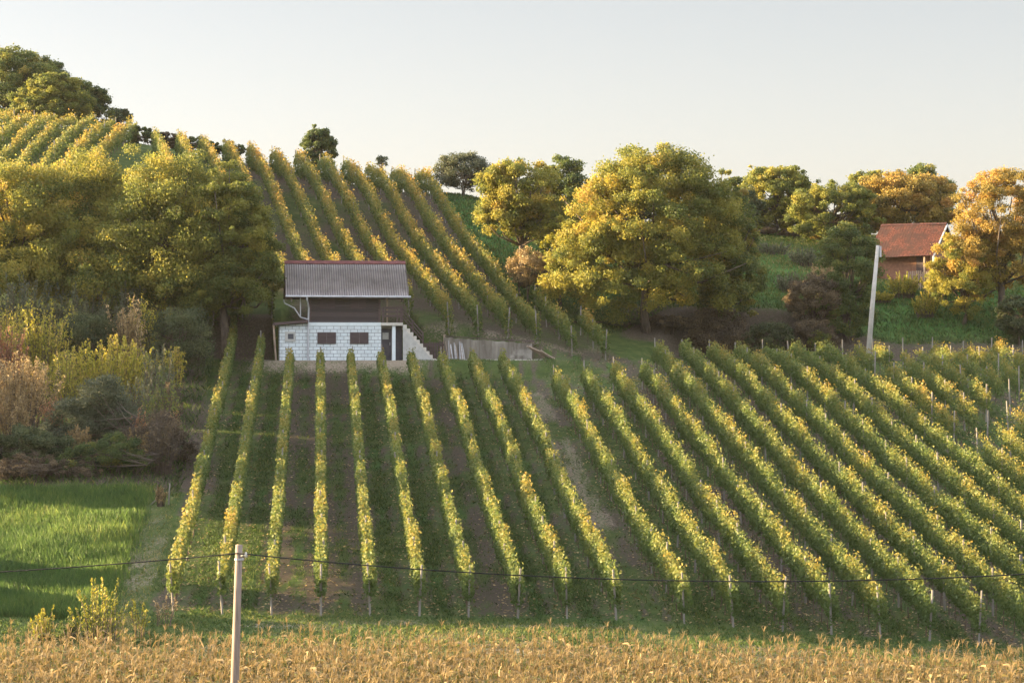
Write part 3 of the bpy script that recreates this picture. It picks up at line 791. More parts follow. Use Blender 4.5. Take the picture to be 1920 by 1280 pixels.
LOWNOTE = {0: 'beside the green field', 1: 'just left of the utility pole', 2: 'ending below the cottage annex', 3: 'ending below the cottage downpipe', 4: 'ending below the right basement shutters',
           5: 'ending below the cottage door', 6: 'ending below the cottage stairs', 7: 'ending below the dark board fence', 8: 'ending in front of the retaining wall', 9: 'left of the worn pale track',
           10: 'just right of the worn track'}
for k, (xb, ya, ye) in enumerate(LOW):
    f = lambda y, xb=xb: xb + MF*(np.asarray(y, float) - 85)
    # start where the row enters the picture
    lim = 1995
    y = 85.0
    while y < ye - 4 and 960 + F*float(f(y))/y > lim: y += 1
    ya = max(ya, y)
    note = LOWNOTE.get(k, 'right of the worn track')
    if k >= 22: note = 'ragged, beyond the concrete pole'
    sparse = k >= 21
    vine_row('vine_row', f'{ORD[k]} vine row from left in the lower vineyard, {note}', 'vine rows of the lower vineyard', f, ya, ye, 100+k,
             dens=620 if k < 17 else 480, leaf=0.108, top=1.74 if not sparse else 1.75, low=0.66, lowstart=0.22 if k < 6 else 0.0, half=0.205, tint=0.215 if not sparse else 0.34,
             post_gap=4.4 if not sparse else 4.2, gaps=0.12 if not sparse else 0.48, post=postt_me if sparse else (post_me if k % 2 else postc_me))
for j in range(12):
    xb = 1.61 - 1.845*j
    f = lambda y, xb=xb: xb + UPM*(np.asarray(y, float) - 145)
    ya = 145.2 if j < 4 else (149.6 if j in (5, 6, 7, 8) else 145.6)
    if j == 4: ya = 148.4
    vine_row('hillside_vine_row', f'{ORD[j]} of the long vine rows climbing the upper hill, counted leftwards from the green meadow', 'vine rows climbing the upper hill', f, ya, 182.0 + 0.3*j, 300+j,
             dens=520, leaf=0.122, top=1.85, low=0.6, lowend=0.55, half=0.27, tint=0.37, post_gap=5.2, gaps=0.12)
for j, (xb, yt) in enumerate(((3.75, 154.0), (5.75, 150.2))):
    f = lambda y, xb=xb: xb + UPM*(np.asarray(y, float) - 145)
    vine_row('short_vine_row', ['short vine row left of the shortest one, on the slope above the retaining wall', 'shortest vine row, on the slope right beside the big yellow tree'][j], 'short vine rows beside the yellow tree', f, 144.9 - 0.3*j, yt, 330+j, dens=270, leaf=0.15, top=1.8, low=0.6, tint=0.28, post_gap=3.2)
for j in range(8):
    xb = -31.9 - 1.85*j
    f = lambda y, xb=xb: xb + 0.02*(np.asarray(y, float) - 165)
    vine_row('hilltop_vine_row', f'{ORD[j]} vine row from the right in the far block below the hilltop trees', 'vine rows of the far left hilltop', f, 163.0, 193.0 + 0.6*j, 340+j, dens=190, leaf=0.17, top=1.75, low=0.5, lowend=0.45, half=0.3, tint=0.38, post_gap=5.5, gaps=0.15)

# ------------------------------------------------------------------ trees
def T(name, label, u, Y, vtop, vbot, w, mat, seed, cat='tree', **kw):
    X = (u-960)*Y/F
    return tree(name, label, cat, X, Y, vtop, vbot, w, M[mat], seed, **kw)

# big trees left of the cottage
BIG = [(0, 0.02, 0.5, 0.85, 0.9, 0.95), (-0.45, 0.1, 0.38, 0.6, 0.7, 0.7), (0.45, -0.1, 0.42, 0.6, 0.7, 0.7), (0.1, 0, 0.78, 0.55, 0.6, 0.5)]
GL = 'trees left of the cottage'
BIG2 = BIG + [(-0.6, -0.2, 0.22, 0.5, 0.6, 0.42), (0.6, -0.2, 0.24, 0.5, 0.6, 0.44), (0, -0.3, 0.2, 0.7, 0.6, 0.4)]
T('broadleaf_tree', 'broad yellowish orange tree at the left edge of the photo', 25, 147, 310, 560, 370, 'walnut', 1, n=42000, leaf=0.24, clumps=190, cr=0.15, tint=(0.52, 0.25), lobes=BIG2, group=GL)
T('broadleaf_tree', 'bright yellow-green tree second from the left below the far vine block', 180, 149, 278, 575, 320, 'walnut', 2, n=40000, leaf=0.23, clumps=170, cr=0.15, tint=(0.46, 0.25), lobes=BIG2, group=GL)
T('broadleaf_tree', 'large green tree with yellow top in the middle of the left grove', 320, 144.5, 290, 605, 320, 'walnut', 3, n=44000, leaf=0.23, clumps=190, cr=0.15, tint=(0.40, 0.24), lobes=BIG2, group=GL)
T('broadleaf_tree', 'green spreading tree nearest the cottage roof on its left', 424, 142.8, 306, 612, 195, 'walnut', 4, n=38000, leaf=0.22, clumps=170, cr=0.15, tint=(0.26, 0.24), lobes=BIG2, group=GL)
# crest
GH = 'trees on the left hilltop'
T('hilltop_tree', 'tall dark tree on the hilltop at the far left corner', 15, 212, 84, 238, 250, 'green', 11, n=26000, leaf=0.28, clumps=150, cr=0.13, tint=(0.5, 0.28), lobes=BIG2, group=GH)
T('hilltop_tree', 'sunlit yellow-green tree on the left hilltop in front of darker trees', 95, 204, 138, 240, 160, 'walnut', 12, n=18000, leaf=0.27, clumps=110, cr=0.14, tint=(0.36, 0.22), lobes=BIG2, group=GH)
T('hilltop_tree', 'dark green tree sloping down to the right end of the hilltop grove', 145, 207, 142, 242, 150, 'green', 13, n=17000, leaf=0.26, clumps=120, cr=0.14, tint=(0.26, 0.25), lobes=[(0, 0, 0.5, 0.8, 0.9, 0.9), (-0.3, 0, 0.7, 0.6, 0.8, 0.6), (0.5, 0, 0.22, 0.6, 0.6, 0.5)], group=GH)
T('hilltop_tree', 'dark tree rising between the two tallest trees of the hilltop', 72, 214, 104, 236, 120, 'green', 15, n=12000, leaf=0.28, clumps=90, cr=0.15, tint=(0.30, 0.25), group=GH)
T('sapling', 'small sparse sapling on the skyline right of the hilltop grove', 230, 203, 200, 246, 40, 'dark', 14, n=900, leaf=0.26, clumps=26, cr=0.2, tint=(0.5, 0.2), limb=0.7)
BR_ = [(-0.55, 0.1, 0.28, 0.5, 0.8, 0.6), (-0.05, 0, 0.45, 0.45, 0.8, 0.9), (0.4, 0.1, 0.33, 0.5, 0.8, 0.7), (0.75, 0, 0.2, 0.4, 0.7, 0.4), (-0.85, 0, 0.2, 0.35, 0.7, 0.35)]
for i, (u, vt, w, sd, lb) in enumerate(((190, 226, 60, 21, 'low green shrub at the foot of the hilltop grove'), (268, 232, 55, 22, 'dark shrub on the skyline just right of the small sapling'), (322, 240, 45, 23, 'dark brownish shrub on the skyline above the second long vine row from the left'),
        (372, 248, 55, 24, 'dark low skyline shrub behind the vine tops in the middle of the crest hedge'), (425, 258, 50, 25, 'rightmost dark low shrub of the crest hedge'))):
    T('crest_shrub', lb, u, 201 if u < 250 else 191, vt, 290, w*1.7, 'green' if i != 2 else 'brown', sd, cat='shrub', n=3000, leaf=0.22, clumps=60, cr=0.13, tint=(0.2, 0.22), lobes=BR_, trunks=4, group='dark shrubs along the crest')
T('round_tree', 'lone round dark green tree standing on the crest against the sky', 598, 190, 228, 345, 72, 'green', 31, n=7000, leaf=0.24, clumps=80, cr=0.17, tint=(0.24, 0.25), lobes=[(0, 0, 0.5, 0.8, 0.9, 0.8), (-0.3, 0, 0.6, 0.6, 0.7, 0.6), (0.35, 0, 0.5, 0.6, 0.6, 0.6), (0.0, 0, 0.72, 0.6, 0.6, 0.5)])
T('sapling', 'thin bare sapling poking over the vine tops on the crest', 716, 190, 290, 320, 26, 'dark', 32, n=260, leaf=0.2, clumps=16, cr=0.25, tint=(0.5, 0.2), limb=0.8)
T('bush_tree', 'dark brownish bushy tree on the skyline above the green meadow', 866, 180, 281, 366, 104, 'grey', 33, n=6500, leaf=0.20, clumps=60, cr=0.18, tint=(0.55, 0.25), trunks=3)
T('bush_tree', 'small dark green tree behind the left yellow tree on the meadow edge', 925, 181, 308, 372, 60, 'dark', 34, n=3000, leaf=0.22, clumps=36, cr=0.2, tint=(0.6, 0.25))
# right hand group
T('yellow_tree', 'bright yellow-green tree at the left of the big tree group by the meadow', 980, 158, 290, 460, 185, 'walnut', 41, n=20000, leaf=0.23, clumps=130, cr=0.14, tint=(0.5, 0.22), lobes=[(0, 0, 0.6, 0.9, 0.9, 0.75), (-0.35, 0, 0.35, 0.6, 0.7, 0.5), (0.2, 0.1, 0.3, 0.7, 0.7, 0.6)], group='yellow trees right of the upper vineyard')
T('dark_tree', 'dark ivy-green tree squeezed between the two bright yellow trees', 1050, 162, 294, 530, 150, 'green', 42, n=17000, leaf=0.24, clumps=120, cr=0.14, tint=(0.30, 0.3), lobes=BIG2)
T('yellow_tree', 'largest golden yellow tree in the photo, right of the upper vineyard', 1212, 153, 266, 606, 362, 'walnut', 43, n=64000, leaf=0.235, clumps=320, cr=0.10, tint=(0.48, 0.24), skew=-0.12,
  lobes=[(0, 0, 0.55, 0.82, 0.9, 0.86), (-0.35, -0.1, 0.30, 0.68, 0.7, 0.58), (0.45, 0, 0.32, 0.60, 0.75, 0.62), (0.05, 0, 0.80, 0.62, 0.6, 0.38), (0.5, 0.1, 0.62, 0.5, 0.6, 0.4)], group='yellow trees right of the upper vineyard')
T('olive_tree', 'olive green tree on the shaded right side of the golden tree', 1358, 155, 325, 605, 135, 'green', 44, n=21000, leaf=0.23, clumps=140, cr=0.13, tint=(0.60, 0.25), lobes=BIG2)
T('young_tree', 'slim pale yellow-green tree in front of the dark ivy-green tree', 1052, 156, 402, 520, 78, 'shoot', 45, n=3600, leaf=0.2, clumps=40, cr=0.17, tint=(0.42, 0.2), limb=0.8)
T('dry_shrub', 'dry tan shrub with bare twigs at the foot of the left yellow tree', 992, 155, 462, 540, 85, 'tan', 46, cat='shrub', n=2600, leaf=0.17, clumps=40, cr=0.2, tint=(0.55, 0.2), trunks=4)
T('round_tree', 'round yellow-green tree on the skyline right of the largest golden tree', 1455, 184, 310, 440, 145, 'walnut', 47, n=16000, leaf=0.25, clumps=110, cr=0.14, tint=(0.40, 0.24), group='trees along the right skyline')
T('olive_tree', 'olive tree with thin bare top twigs left of the red roofed cottage', 1562, 178, 338, 520, 180, 'walnut', 48, n=17000, leaf=0.22, clumps=130, cr=0.13, tint=(0.36, 0.22), limb=1.3, group='trees along the right skyline')
T('broadleaf_tree', 'orange-yellow tree directly behind the red tiled roof', 1690, 182, 318, 480, 230, 'rust', 49, n=24000, leaf=0.26, clumps=150, cr=0.15, tint=(0.50, 0.25), group='trees along the right skyline')
T('dark_tree', 'dark green tree top rising behind the orange-yellow tree by the red roof', 1740, 194, 303, 450, 110, 'green', 50, n=8000, leaf=0.27, clumps=60, cr=0.17, tint=(0.45, 0.2), group='trees along the right skyline')
T('olive_tree', 'yellow-green tree behind the left half of the red roof', 1630, 190, 312, 440, 90, 'walnut', 51, n=7000, leaf=0.26, clumps=50, cr=0.18, tint=(0.35, 0.2), group='trees along the right skyline')
T('orange_tree', 'large orange leaved tree with a visible trunk at the right edge', 1878, 160, 308, 580, 215, 'rust', 52, n=30000, leaf=0.2, clumps=150, cr=0.12, tint=(0.5, 0.25), limb=1.1, lobes=[(0, 0, 0.66, 0.9, 0.9, 0.65), (-0.45, 0, 0.32, 0.55, 0.7, 0.5), (0.35, 0, 0.35, 0.65, 0.7, 0.55)])
T('yellow_tree', 'small yellow-orange tree drooping over the lawn right of the red roofed cottage', 1806, 160, 425, 615, 130, 'walnut', 53, n=9000, leaf=0.2, clumps=70, cr=0.16, tint=(0.62, 0.22))
T('green_tree', 'dark green small tree at the right edge above the ragged vines', 1912, 157, 545, 650, 90, 'dark', 54, n=6000, leaf=0.2, clumps=50, cr=0.18, tint=(0.7, 0.22))
T('dark_tree', 'dark olive tree in front of the left end of the red roofed cottage', 1592, 156, 415, 640, 150, 'green', 55, n=16000, leaf=0.2, clumps=90, cr=0.15, tint=(0.36, 0.26), lobes=[(0, 0, 0.6, 0.8, 0.9, 0.8), (-0.1, 0, 0.25, 0.9, 0.8, 0.5)])
T('dark_shrub', 'dark round shrub beside the lawn left of the concrete pole', 1525, 155, 510, 620, 110, 'brown', 56, cat='shrub', n=6500, leaf=0.2, clumps=60, cr=0.18, tint=(0.62, 0.25))
# hedge bank under the golden tree
for i, (u, vt, w, mt, lb) in enumerate(((1165, 598, 100, 'dark', 'dark green shrub under the left side of the golden tree'), (1255, 590, 110, 'brown', 'brown twiggy shrub under the middle of the golden tree'), (1345, 575, 120, 'brown', 'dark brown brush under the right side of the golden tree'),
        (1440, 602, 120, 'dark', 'shadowed green brush between golden tree and the meadow gap'), (1520, 600, 110, 'brown', 'brown brush at the hedge bank below the dark round shrub'), (1100, 625, 70, 'brown', 'low brown brush right of the shortest vine row'))):
    T('hedge_shrub', lb, u, 153.6, vt, 668, w, mt, 60+i, cat='shrub', n=5500, leaf=0.17, clumps=60, cr=0.2, tint=(0.5, 0.25), trunks=5, group='brush along the hedge bank')
T('hedge_shrub', 'bright green low shrub in the dark hedge bank', 1537, 152.6, 615, 660, 45, 'green', 67, cat='shrub', n=1600, leaf=0.16, clumps=20, cr=0.25, tint=(0.6, 0.2), group='brush along the hedge bank')
for i, (u, vt, w, mt, lb, Y) in enumerate(((1420, 425, 90, 'brown', 'dark low hedge below the round skyline tree', 182), (1500, 428, 90, 'brown', 'dark brown hedge right of the round skyline tree', 181.5), (1545, 440, 60, 'rust', 'rusty orange shrub at the end of the dark skyline hedge', 180),
        (1400, 340, 60, 'dark', 'shaded green tree filling the skyline gap beside the golden tree', 176))):
    T('skyline_shrub', lb, u, Y, vt, 470, w, mt, 70+i, cat='shrub', n=3500, leaf=0.22, clumps=36, cr=0.22, tint=(0.5, 0.25), group='shrubs on the right skyline')

for i, (u, vt, w, mt, lb) in enumerate(((1105, 350, 120, 'green', 'green skyline tree glimpsed between the dark tree and the golden tree'), (1200, 355, 130, 'dark', 'dark skyline tree behind the middle of the golden tree'), (1300, 350, 130, 'green', 'green skyline tree behind the right part of the golden tree'),
        (1395, 362, 80, 'walnut', 'yellow-green skyline tree in the gap right of the golden tree'), (1515, 372, 90, 'walnut', 'yellow-green bushy tree between the round tree and the olive tree'))):
    T('skyline_tree', lb, u, 186, vt, 470, w, mt, 190+i, n=7000, leaf=0.26, clumps=80, cr=0.16, tint=(0.4, 0.25), lobes=BR_, group='trees along the right skyline')

def S(name, label, u, Y, vt, w, mt, seed, **kw):
    X = (u-960)*Y/F
    return shoots(name, label, kw.pop('cat', 'shrub'), X, Y, vt, w, M[mt], seed, **kw)
GT = 'shrubs of the thicket beside the green field'
BR = [(-0.55, 0.1, 0.25, 0.5, 0.8, 0.5), (-0.1, 0, 0.4, 0.5, 0.8, 0.8), (0.35, 0.1, 0.3, 0.5, 0.8, 0.6), (0.7, 0, 0.18, 0.4, 0.7, 0.36), (-0.8, 0, 0.15, 0.35, 0.7, 0.3)]
BR2 = [(-0.4, 0, 0.35, 0.55, 0.8, 0.7), (0.15, 0, 0.5, 0.5, 0.8, 1.0), (0.55, 0.1, 0.28, 0.5, 0.8, 0.56), (-0.75, 0, 0.2, 0.4, 0.7, 0.4)]
S('yellow_shrub', 'tall yellow upright shrub in the upper left thicket', 75, 131, 552, 125, 'shoot', 81, nsh=110, per=75, tint=(0.55, 0.2), group=GT)
S('reddish_shrub', 'reddish brown shrub at the left edge of the thicket', 6, 128, 588, 95, 'red', 82, nsh=80, per=70, leaf=0.14, tint=(0.55, 0.22), group=GT)
S('tan_shrub', 'pale tan bushy shrub on the left below the reddish one', 35, 121, 655, 150, 'tan', 83, nsh=130, per=90, leaf=0.13, tint=(0.6, 0.22), off=0.12, group=GT)
S('yellow_shrub', 'bright yellow-green dome of willow-like shoots in the middle of the thicket', 200, 126, 622, 195, 'shoot', 84, nsh=190, per=75, tint=(0.6, 0.18), group=GT)
S('yellow_shrub', 'small spiky yellow shrub nearest the dirt track at the thicket edge', 322, 131, 634, 52, 'shoot', 85, nsh=36, per=60, tint=(0.65, 0.18), minlen=0.7, group=GT)
T('ivy_mound', 'dark grey-green ivy covered mound in the centre of the thicket', 178, 115, 696, 870, 185, 'grey', 86, cat='shrub', lobes=BR2, n=15000, leaf=0.14, clumps=110, cr=0.16, tint=(0.40, 0.22), group=GT, trunks=3)
T('dark_bush', 'dark green bush low at the left below the tan shrub', 60, 112.5, 778, 895, 220, 'dark', 87, cat='shrub', lobes=BR, n=12000, leaf=0.14, clumps=90, cr=0.17, tint=(0.6, 0.24), group=GT, trunks=4)
T('brown_bush', 'brown bramble at the right end of the thicket beside the dirt track', 292, 113, 768, 905, 140, 'brown', 88, cat='shrub', lobes=BR2, n=8000, leaf=0.12, clumps=80, cr=0.18, tint=(0.45, 0.3), group=GT, trunks=6)
T('dark_bush', 'dark bramble in the lower middle of the thicket above the field edge', 205, 110.5, 808, 908, 200, 'green', 89, cat='shrub', lobes=BR2, n=9000, leaf=0.13, clumps=90, cr=0.17, tint=(0.25, 0.3), group=GT, trunks=6)
T('brown_bush', 'twiggy brown bramble at the lower left corner of the thicket', 70, 109.5, 835, 912, 240, 'brown', 90, cat='shrub', lobes=BR, n=8000, leaf=0.12, clumps=90, cr=0.17, tint=(0.5, 0.25), group=GT, trunks=8)
S('reed_clump', 'pale feathery reed clump above the yellow dome shrub', 240, 134, 548, 60, 'tan', 91, nsh=60, per=70, tint=(0.7, 0.2), minlen=0.7, cat='reeds', group=GT)
S('yellow_shrub', 'narrow yellow-green shrub right of the pale reeds', 270, 136, 538, 36, 'shoot', 92, nsh=30, per=60, tint=(0.5, 0.2), minlen=0.7, group=GT)
T('dark_bush', 'dark bush in shade left of the first vine row top', 325, 137, 570, 700, 160, 'dark', 93, cat='shrub', n=9000, leaf=0.16, clumps=70, cr=0.18, tint=(0.6, 0.25), group=GT, trunks=3)
T('dark_bush', 'dark bush between the yellow upright shrub and the reeds', 165, 134, 580, 700, 130, 'dark', 94, cat='shrub', n=8000, leaf=0.16, clumps=70, cr=0.18, tint=(0.5, 0.25), group=GT, trunks=3)
S('grey_shrub', 'grey-green willow shrub under the trees at far left', 40, 141, 505, 150, 'grey', 95, nsh=110, per=70, tint=(0.5, 0.22), group=GT)
S('grey_shrub', 'grey-green willow shrub under the bright yellow-green tree', 150, 142, 515, 130, 'grey', 96, nsh=100, per=70, tint=(0.45, 0.22), group=GT)
S('grey_shrub', 'grey-green weedy shrub under the middle tree of the grove', 330, 144, 548, 120, 'grey', 97, nsh=90, per=70, tint=(0.55, 0.22), group=GT)
S('grey_shrub', 'olive weedy shrub between reeds and the grove', 235, 142, 520, 100, 'grey', 98, nsh=90, per=70, tint=(0.65, 0.22), group=GT)
T('green_bush', 'mid green bush behind the small spiky shrub', 262, 129.5, 668, 780, 120, 'green', 99, cat='shrub', n=7000, leaf=0.15, clumps=60, cr=0.18, tint=(0.45, 0.25), group=GT, trunks=3)
S('rusty_weed', 'orange rusty weed stand lit by the sun beside the ivy mound', 100, 116, 735, 40, 'red', 120, nsh=40, per=45, leaf=0.12, tint=(0.75, 0.15), minlen=0.75, cat='weed', group='rusty weeds in the thicket')
S('rusty_weed', 'leaning rusty weed at the right side of the ivy mound', 264, 114, 748, 22, 'red', 121, nsh=14, per=40, leaf=0.12, tint=(0.8, 0.15), minlen=0.75, cat='weed', group='rusty weeds in the thicket')
S('rusty_weed', 'rusty weed at the very edge of the thicket beside the dirt track', 326, 114, 758, 22, 'red', 122, nsh=16, per=40, leaf=0.12, tint=(0.8, 0.15), minlen=0.7, cat='weed', group='rusty weeds in the thicket')
for i, (u, Y, vt, w, mt, lb) in enumerate(((120, 124, 640, 70, 'shoot', 'yellow-green leafy shrub between the tan shrub and the yellow dome'), (20, 117, 720, 80, 'tan', 'low tan shrub at the left edge under the pale tan one'), (262, 120, 700, 75, 'grey', 'grey-green weedy shrub right of the ivy mound'),
        (312, 122, 712, 60, 'brown', 'brown dry weed clump under the small spiky yellow shrub'), (135, 137, 560, 60, 'shoot', 'slender yellow-green shrub behind the dark bushes of the thicket'), (362, 140.5, 582, 70, 'grey', 'grey-green shrub at the thicket edge nearest the first vine row top'),
        (298, 123, 636, 70, 'grey', 'tall grey-green shrub at the right flank of the thicket'), (300, 116.5, 690, 70, 'green', 'dark green weedy shrub low at the right flank of the thicket'), (305, 110.5, 752, 60, 'brown', 'brown weedy shrub at the right foot of the thicket'),
        (15, 136, 545, 70, 'shoot', 'yellow-green shrub at the far left under the grove'), (300, 143, 535, 60, 'shoot', 'yellowish shrub under the middle tree of the grove'), (150, 113, 790, 60, 'tan', 'dry grass stand in front of the ivy mound'), (255, 112.5, 800, 90, 'tan', 'dry brown grass stand on top of the right bramble'),
        (110, 128, 668, 60, 'green', 'green shrub hidden behind the rusty weed stand'))):
    S('thicket_shrub', lb, u, Y, vt, w, mt, 180+i, nsh=60, per=62, leaf=0.13, tint=(0.5, 0.24), minlen=0.45, off=0.09, group=GT)
# roadside weeds behind the maize
GW = 'tall weeds between maize and field'
S('tall_weed', 'tallest leafy weed clump left of the utility pole', 190, 80.6, 1068, 120, 'shoot', 131, nsh=44, per=62, leaf=0.11, tint=(0.42, 0.25), minlen=0.35, bare=0.1, stemr=0.01, cat='weed', group=GW)
S('tall_weed', 'bushy weed clump near the left edge above the maize', 78, 80.4, 1128, 62, 'shoot', 132, nsh=26, per=60, leaf=0.10, tint=(0.5, 0.22), minlen=0.4, bare=0.1, stemr=0.01, cat='weed', group=GW)
S('tall_weed', 'slender weed left of the first vine row end', 262, 81.0, 1100, 32, 'shoot', 133, nsh=9, per=50, leaf=0.10, tint=(0.45, 0.22), minlen=0.4, stemr=0.009, cat='weed', group=GW)
S('tall_weed', 'thin dry weed at the end of the first vine row', 308, 82.6, 1100, 50, 'tan', 134, nsh=14, per=30, leaf=0.09, tint=(0.6, 0.22), minlen=0.4, stemr=0.008, cat='weed', group=GW)
S('tall_weed', 'low green weed tuft between the two bushy clumps', 128, 80.9, 1150, 45, 'grass', 135, nsh=20, per=40, leaf=0.10, tint=(0.6, 0.2), minlen=0.4, cat='weed', group=GW)
# bushes below the red roofed cottage
for i, (u, Y, vt, w, lb) in enumerate(((1692, 164, 508, 75, 'yellow willow-like bush in front of the picket fence'), (1755, 163.5, 500, 60, 'tall yellow-green bush right of the picket fence'), (1735, 161, 545, 55, 'pale yellow feathery bush on the lawn below the red roofed cottage'),
        (1775, 166, 490, 70, 'yellow bush against the shaded gable of the red roofed cottage'), (1650, 163, 545, 60, 'low olive bush between concrete pole and picket fence'))):
    S('cottage_bush', lb, u, Y, vt, w, 'shoot', 140+i, nsh=70, per=55, leaf=0.17, tint=(0.55, 0.22), group='bushes below the red roofed cottage')
for i, (u, Y, vt, w, lb) in enumerate(((1450, 172, 452, 70, 'pale grass-like shrub on the meadow behind the golden tree'), (1512, 170, 462, 75, 'grey-green meadow shrub left of the red roofed cottage'), (1545, 166, 490, 60, 'pale meadow shrub in front of the olive tree'), (1480, 163, 505, 60, 'low pale shrub on the meadow slope'))):
    S('meadow_shrub', lb, u, Y, vt, w, 'grey' if i != 2 else 'tan', 150+i, nsh=60, per=50, leaf=0.16, tint=(0.75, 0.2), group='shrubs on the right meadow')
# grove continuing to the left of the photo (throws the evening shade over the yard)
GO = 'grove continuing beyond the left edge'
for i, (x, y, h, w) in enumerate(((-44, 149.0, 7.5, 8.0), (-43, 142.5, 9.0, 9), (-41, 135.5, 10, 9), (-39, 128.5, 6.8, 6.5), (-37, 120.0, 7.5, 8), (-34, 113.5, 7.5, 8.5), (-32, 107.5, 6.0, 6.5), (-29, 91.3, 3.2, 5.0), (-28, 86.5, 3.0, 5.5))):
    z = g1(x, y)
    tree('grove_tree', f'{ORD[i]} tree of the grove beyond the left edge', 'tree', x, y, 640-(z+h)*F/y, 640-(z+0.5)*F/y, w*F/y, M['green'], 170+i, n=9000, leaf=0.34, clumps=80, cr=0.19, tint=(0.5, 0.2), lobes=BIG, group=GO)

# ------------------------------------------------------------------ red roofed cottage on the right
m, t, out = new_mat('old_red_tiles')
oc = objco(t)
n_a, n_b = noise(t, 1.4, 5, oc), noise(t, 9, 3, oc)
c = ramp(t, n_b, [(0.3, (0.03, 0.014, 0.013)), (0.5, (0.062, 0.022, 0.018)), (0.72, (0.125, 0.052, 0.038))])
c = mixc(t, maprange(t, n_a, 0.42, 0.58, 0, 0.9), c, (0.035, 0.019, 0.018))
principled(t, out, c, 0.85, 0.15)
M['tiles'] = m
M['redbrick'] = noise_mat('rough_brick', (0.18, 0.085, 0.055), (0.30, 0.16, 0.10), 5)
M['whitewood'] = noise_mat('white_board', (0.55, 0.55, 0.52), (0.70, 0.69, 0.66), 4)
CX, CY = (1705-960)*168/F, 168.0
CZ = zv(528, 168)
cot = empty('red_roofed_cottage', (CX, CY, CZ), 'small brick cottage with an old red tiled roof half hidden by trees', 'house', rz=radians(-31))
CW = 4.7
MB().box(-CW/2-0.4, CW/2-0.75, 0, 4.4, -1.2, 2.0).build('wall', M['redbrick'], cot)
mb = MB(); mb.prism_x([(0.0, 2.0), (2.2, 3.9), (4.4, 2.0)], CW/2-0.9, CW/2-0.75); mb.build('gable', M['timber'], cot)
# tile courses as steps with ribs
xx2 = np.linspace(-CW/2-0.7, CW/2-0.3, 121); Vs = []; Fs = []; ns_ = 15
def tslope(sg):
    y0, y1 = (-0.75, 2.2) if sg > 0 else (5.15, 2.2); z0, z1 = 1.75, 4.25
    rows = []
    for i in range(ns_):
        for e in (0, 1):
            f = (i+e)/ns_; lift = 0.05*(1-e)
            wv = 0.025*np.abs(np.sin(pi*xx2/0.22))
            rows.append(np.stack([xx2, np.full_like(xx2, y0+(y1-y0)*f), z0+(z1-z0)*f + lift + wv + 0.03*np.sin(xx2*1.3+f*3)], 1))
    n = len(xx2); idx = np.arange(n-1); fc = []
    for i in range(len(rows)-1): fc.append(np.stack([i*n+idx, i*n+idx+1, (i+1)*n+idx+1, (i+1)*n+idx], 1))
    return np.concatenate(rows), np.concatenate(fc)
a1, b1 = tslope(1); a2, b2 = tslope(-1)
rf = link('roof', np_mesh('roof', np.concatenate([a1, a2]), np.concatenate([b1, b2+len(a1)]), M['tiles'], None, True), cot)
for sg in (1, -1):
    y0 = -0.75 if sg > 0 else 5.15
    MB().prism_x([(y0, 1.58), (2.2, 4.08), (2.2, 4.26), (y0, 1.76)], CW/2-0.30, CW/2-0.24).build('barge_board', M['whitewood'], rf)
mb = MB(); mb.prism_x([(2.0, 4.2), (2.2, 4.36), (2.4, 4.2)], -CW/2-0.7, CW/2-0.28); mb.build('ridge_tiles', M['tiles'], rf)
MB().box(0.55, 1.25, -0.04, 0.0, 0.0, 1.85).build('door', M['timber'], cot)
MB().box(1.95, 2.1, -0.5, -0.36, -1.0, 1.75).build('porch_post', M['whitewood'], cot)
MB().box(1.3, 1.42, -0.6, -0.48, -1.0, 1.75).build('porch_post', M['rawwood'], cot)
pf = empty('picket_fence', (CX+0.15, CY-1.6, CZ-0.3), 'short weathered picket fence in front of the red roofed cottage', 'fence', rz=radians(-31))
mb = MB(); r = rng_of(9)
for x in np.arange(-0.7, 1.9, 0.15): mb.box(x, x+0.09, 0, 0.03, -0.4, 1.0+r.uniform(-.06, .06))
mb.build('pickets', M['rawwood'], pf)
mb = MB(); mb.box(-0.75, 1.95, 0.03, 0.07, 0.25, 0.33); mb.box(-0.75, 1.95, 0.03, 0.07, 0.7, 0.78); mb.build('rail', M['rawwood'], pf)

# ------------------------------------------------------------------ utility poles and the cable
PY = 64.0; PX = (436-960)*PY/F
PZ = g1(PX, PY)
def utility_pole(x, y, z, label, lean, h):
    root = empty('utility_pole', (x, y, z), label, 'utility pole', 'utility poles carrying the cable')
    mb = MB(); mb.tube([(0, 0, -0.6), (lean*0.3, 0, h*0.3), (lean*0.7, 0, h*0.7), (lean, 0, h)], [0.128, 0.12, 0.106, 0.096], 14)
    mb.build('shaft', M['polewood'], root, smooth=True)
    mb = MB(); mb.bar((lean+0.06, -0.1, h-0.30), (lean+0.21, -0.1, h-0.26), 0.02); mb.tube([(lean+0.20, -0.1, h-0.34), (lean+0.20, -0.1, h-0.26), (lean+0.20, -0.1, h-0.19)], [0.035, 0.05, 0.02], 8)
    mb.build('insulator', M['concrete'], root, smooth=True)
    mb = MB(); mb.tube([(lean, 0, h-0.42), (lean, 0, h-0.37)], [0.126, 0.125], 14); mb.build('clamp_band', M['steel'], root)
    return root
ztop = zv(1021, PY)
LEAN = (447-436)*PY/F
ptop = (PX+LEAN, PY, ztop)
utility_pole(PX, PY, PZ, 'tall brown wooden utility pole standing in the maize', LEAN+0.02, ztop-PZ)
def cable(name, p, q, sag, label, n=60):
    p = np.array(p); q = np.array(q); s = np.linspace(0, 1, n)
    pts = p + np.outer(s, q-p); pts[:, 2] -= 4*sag*s*(1-s)
    mb = MB(); mb.tube(pts, [0.019]*n, 6)
    tag(mb.build(name, M['cable'], None, smooth=True), label, 'cable', 'cable spans of the power line')
att = (ptop[0]+0.02, PY-0.13, zv(1036, PY))
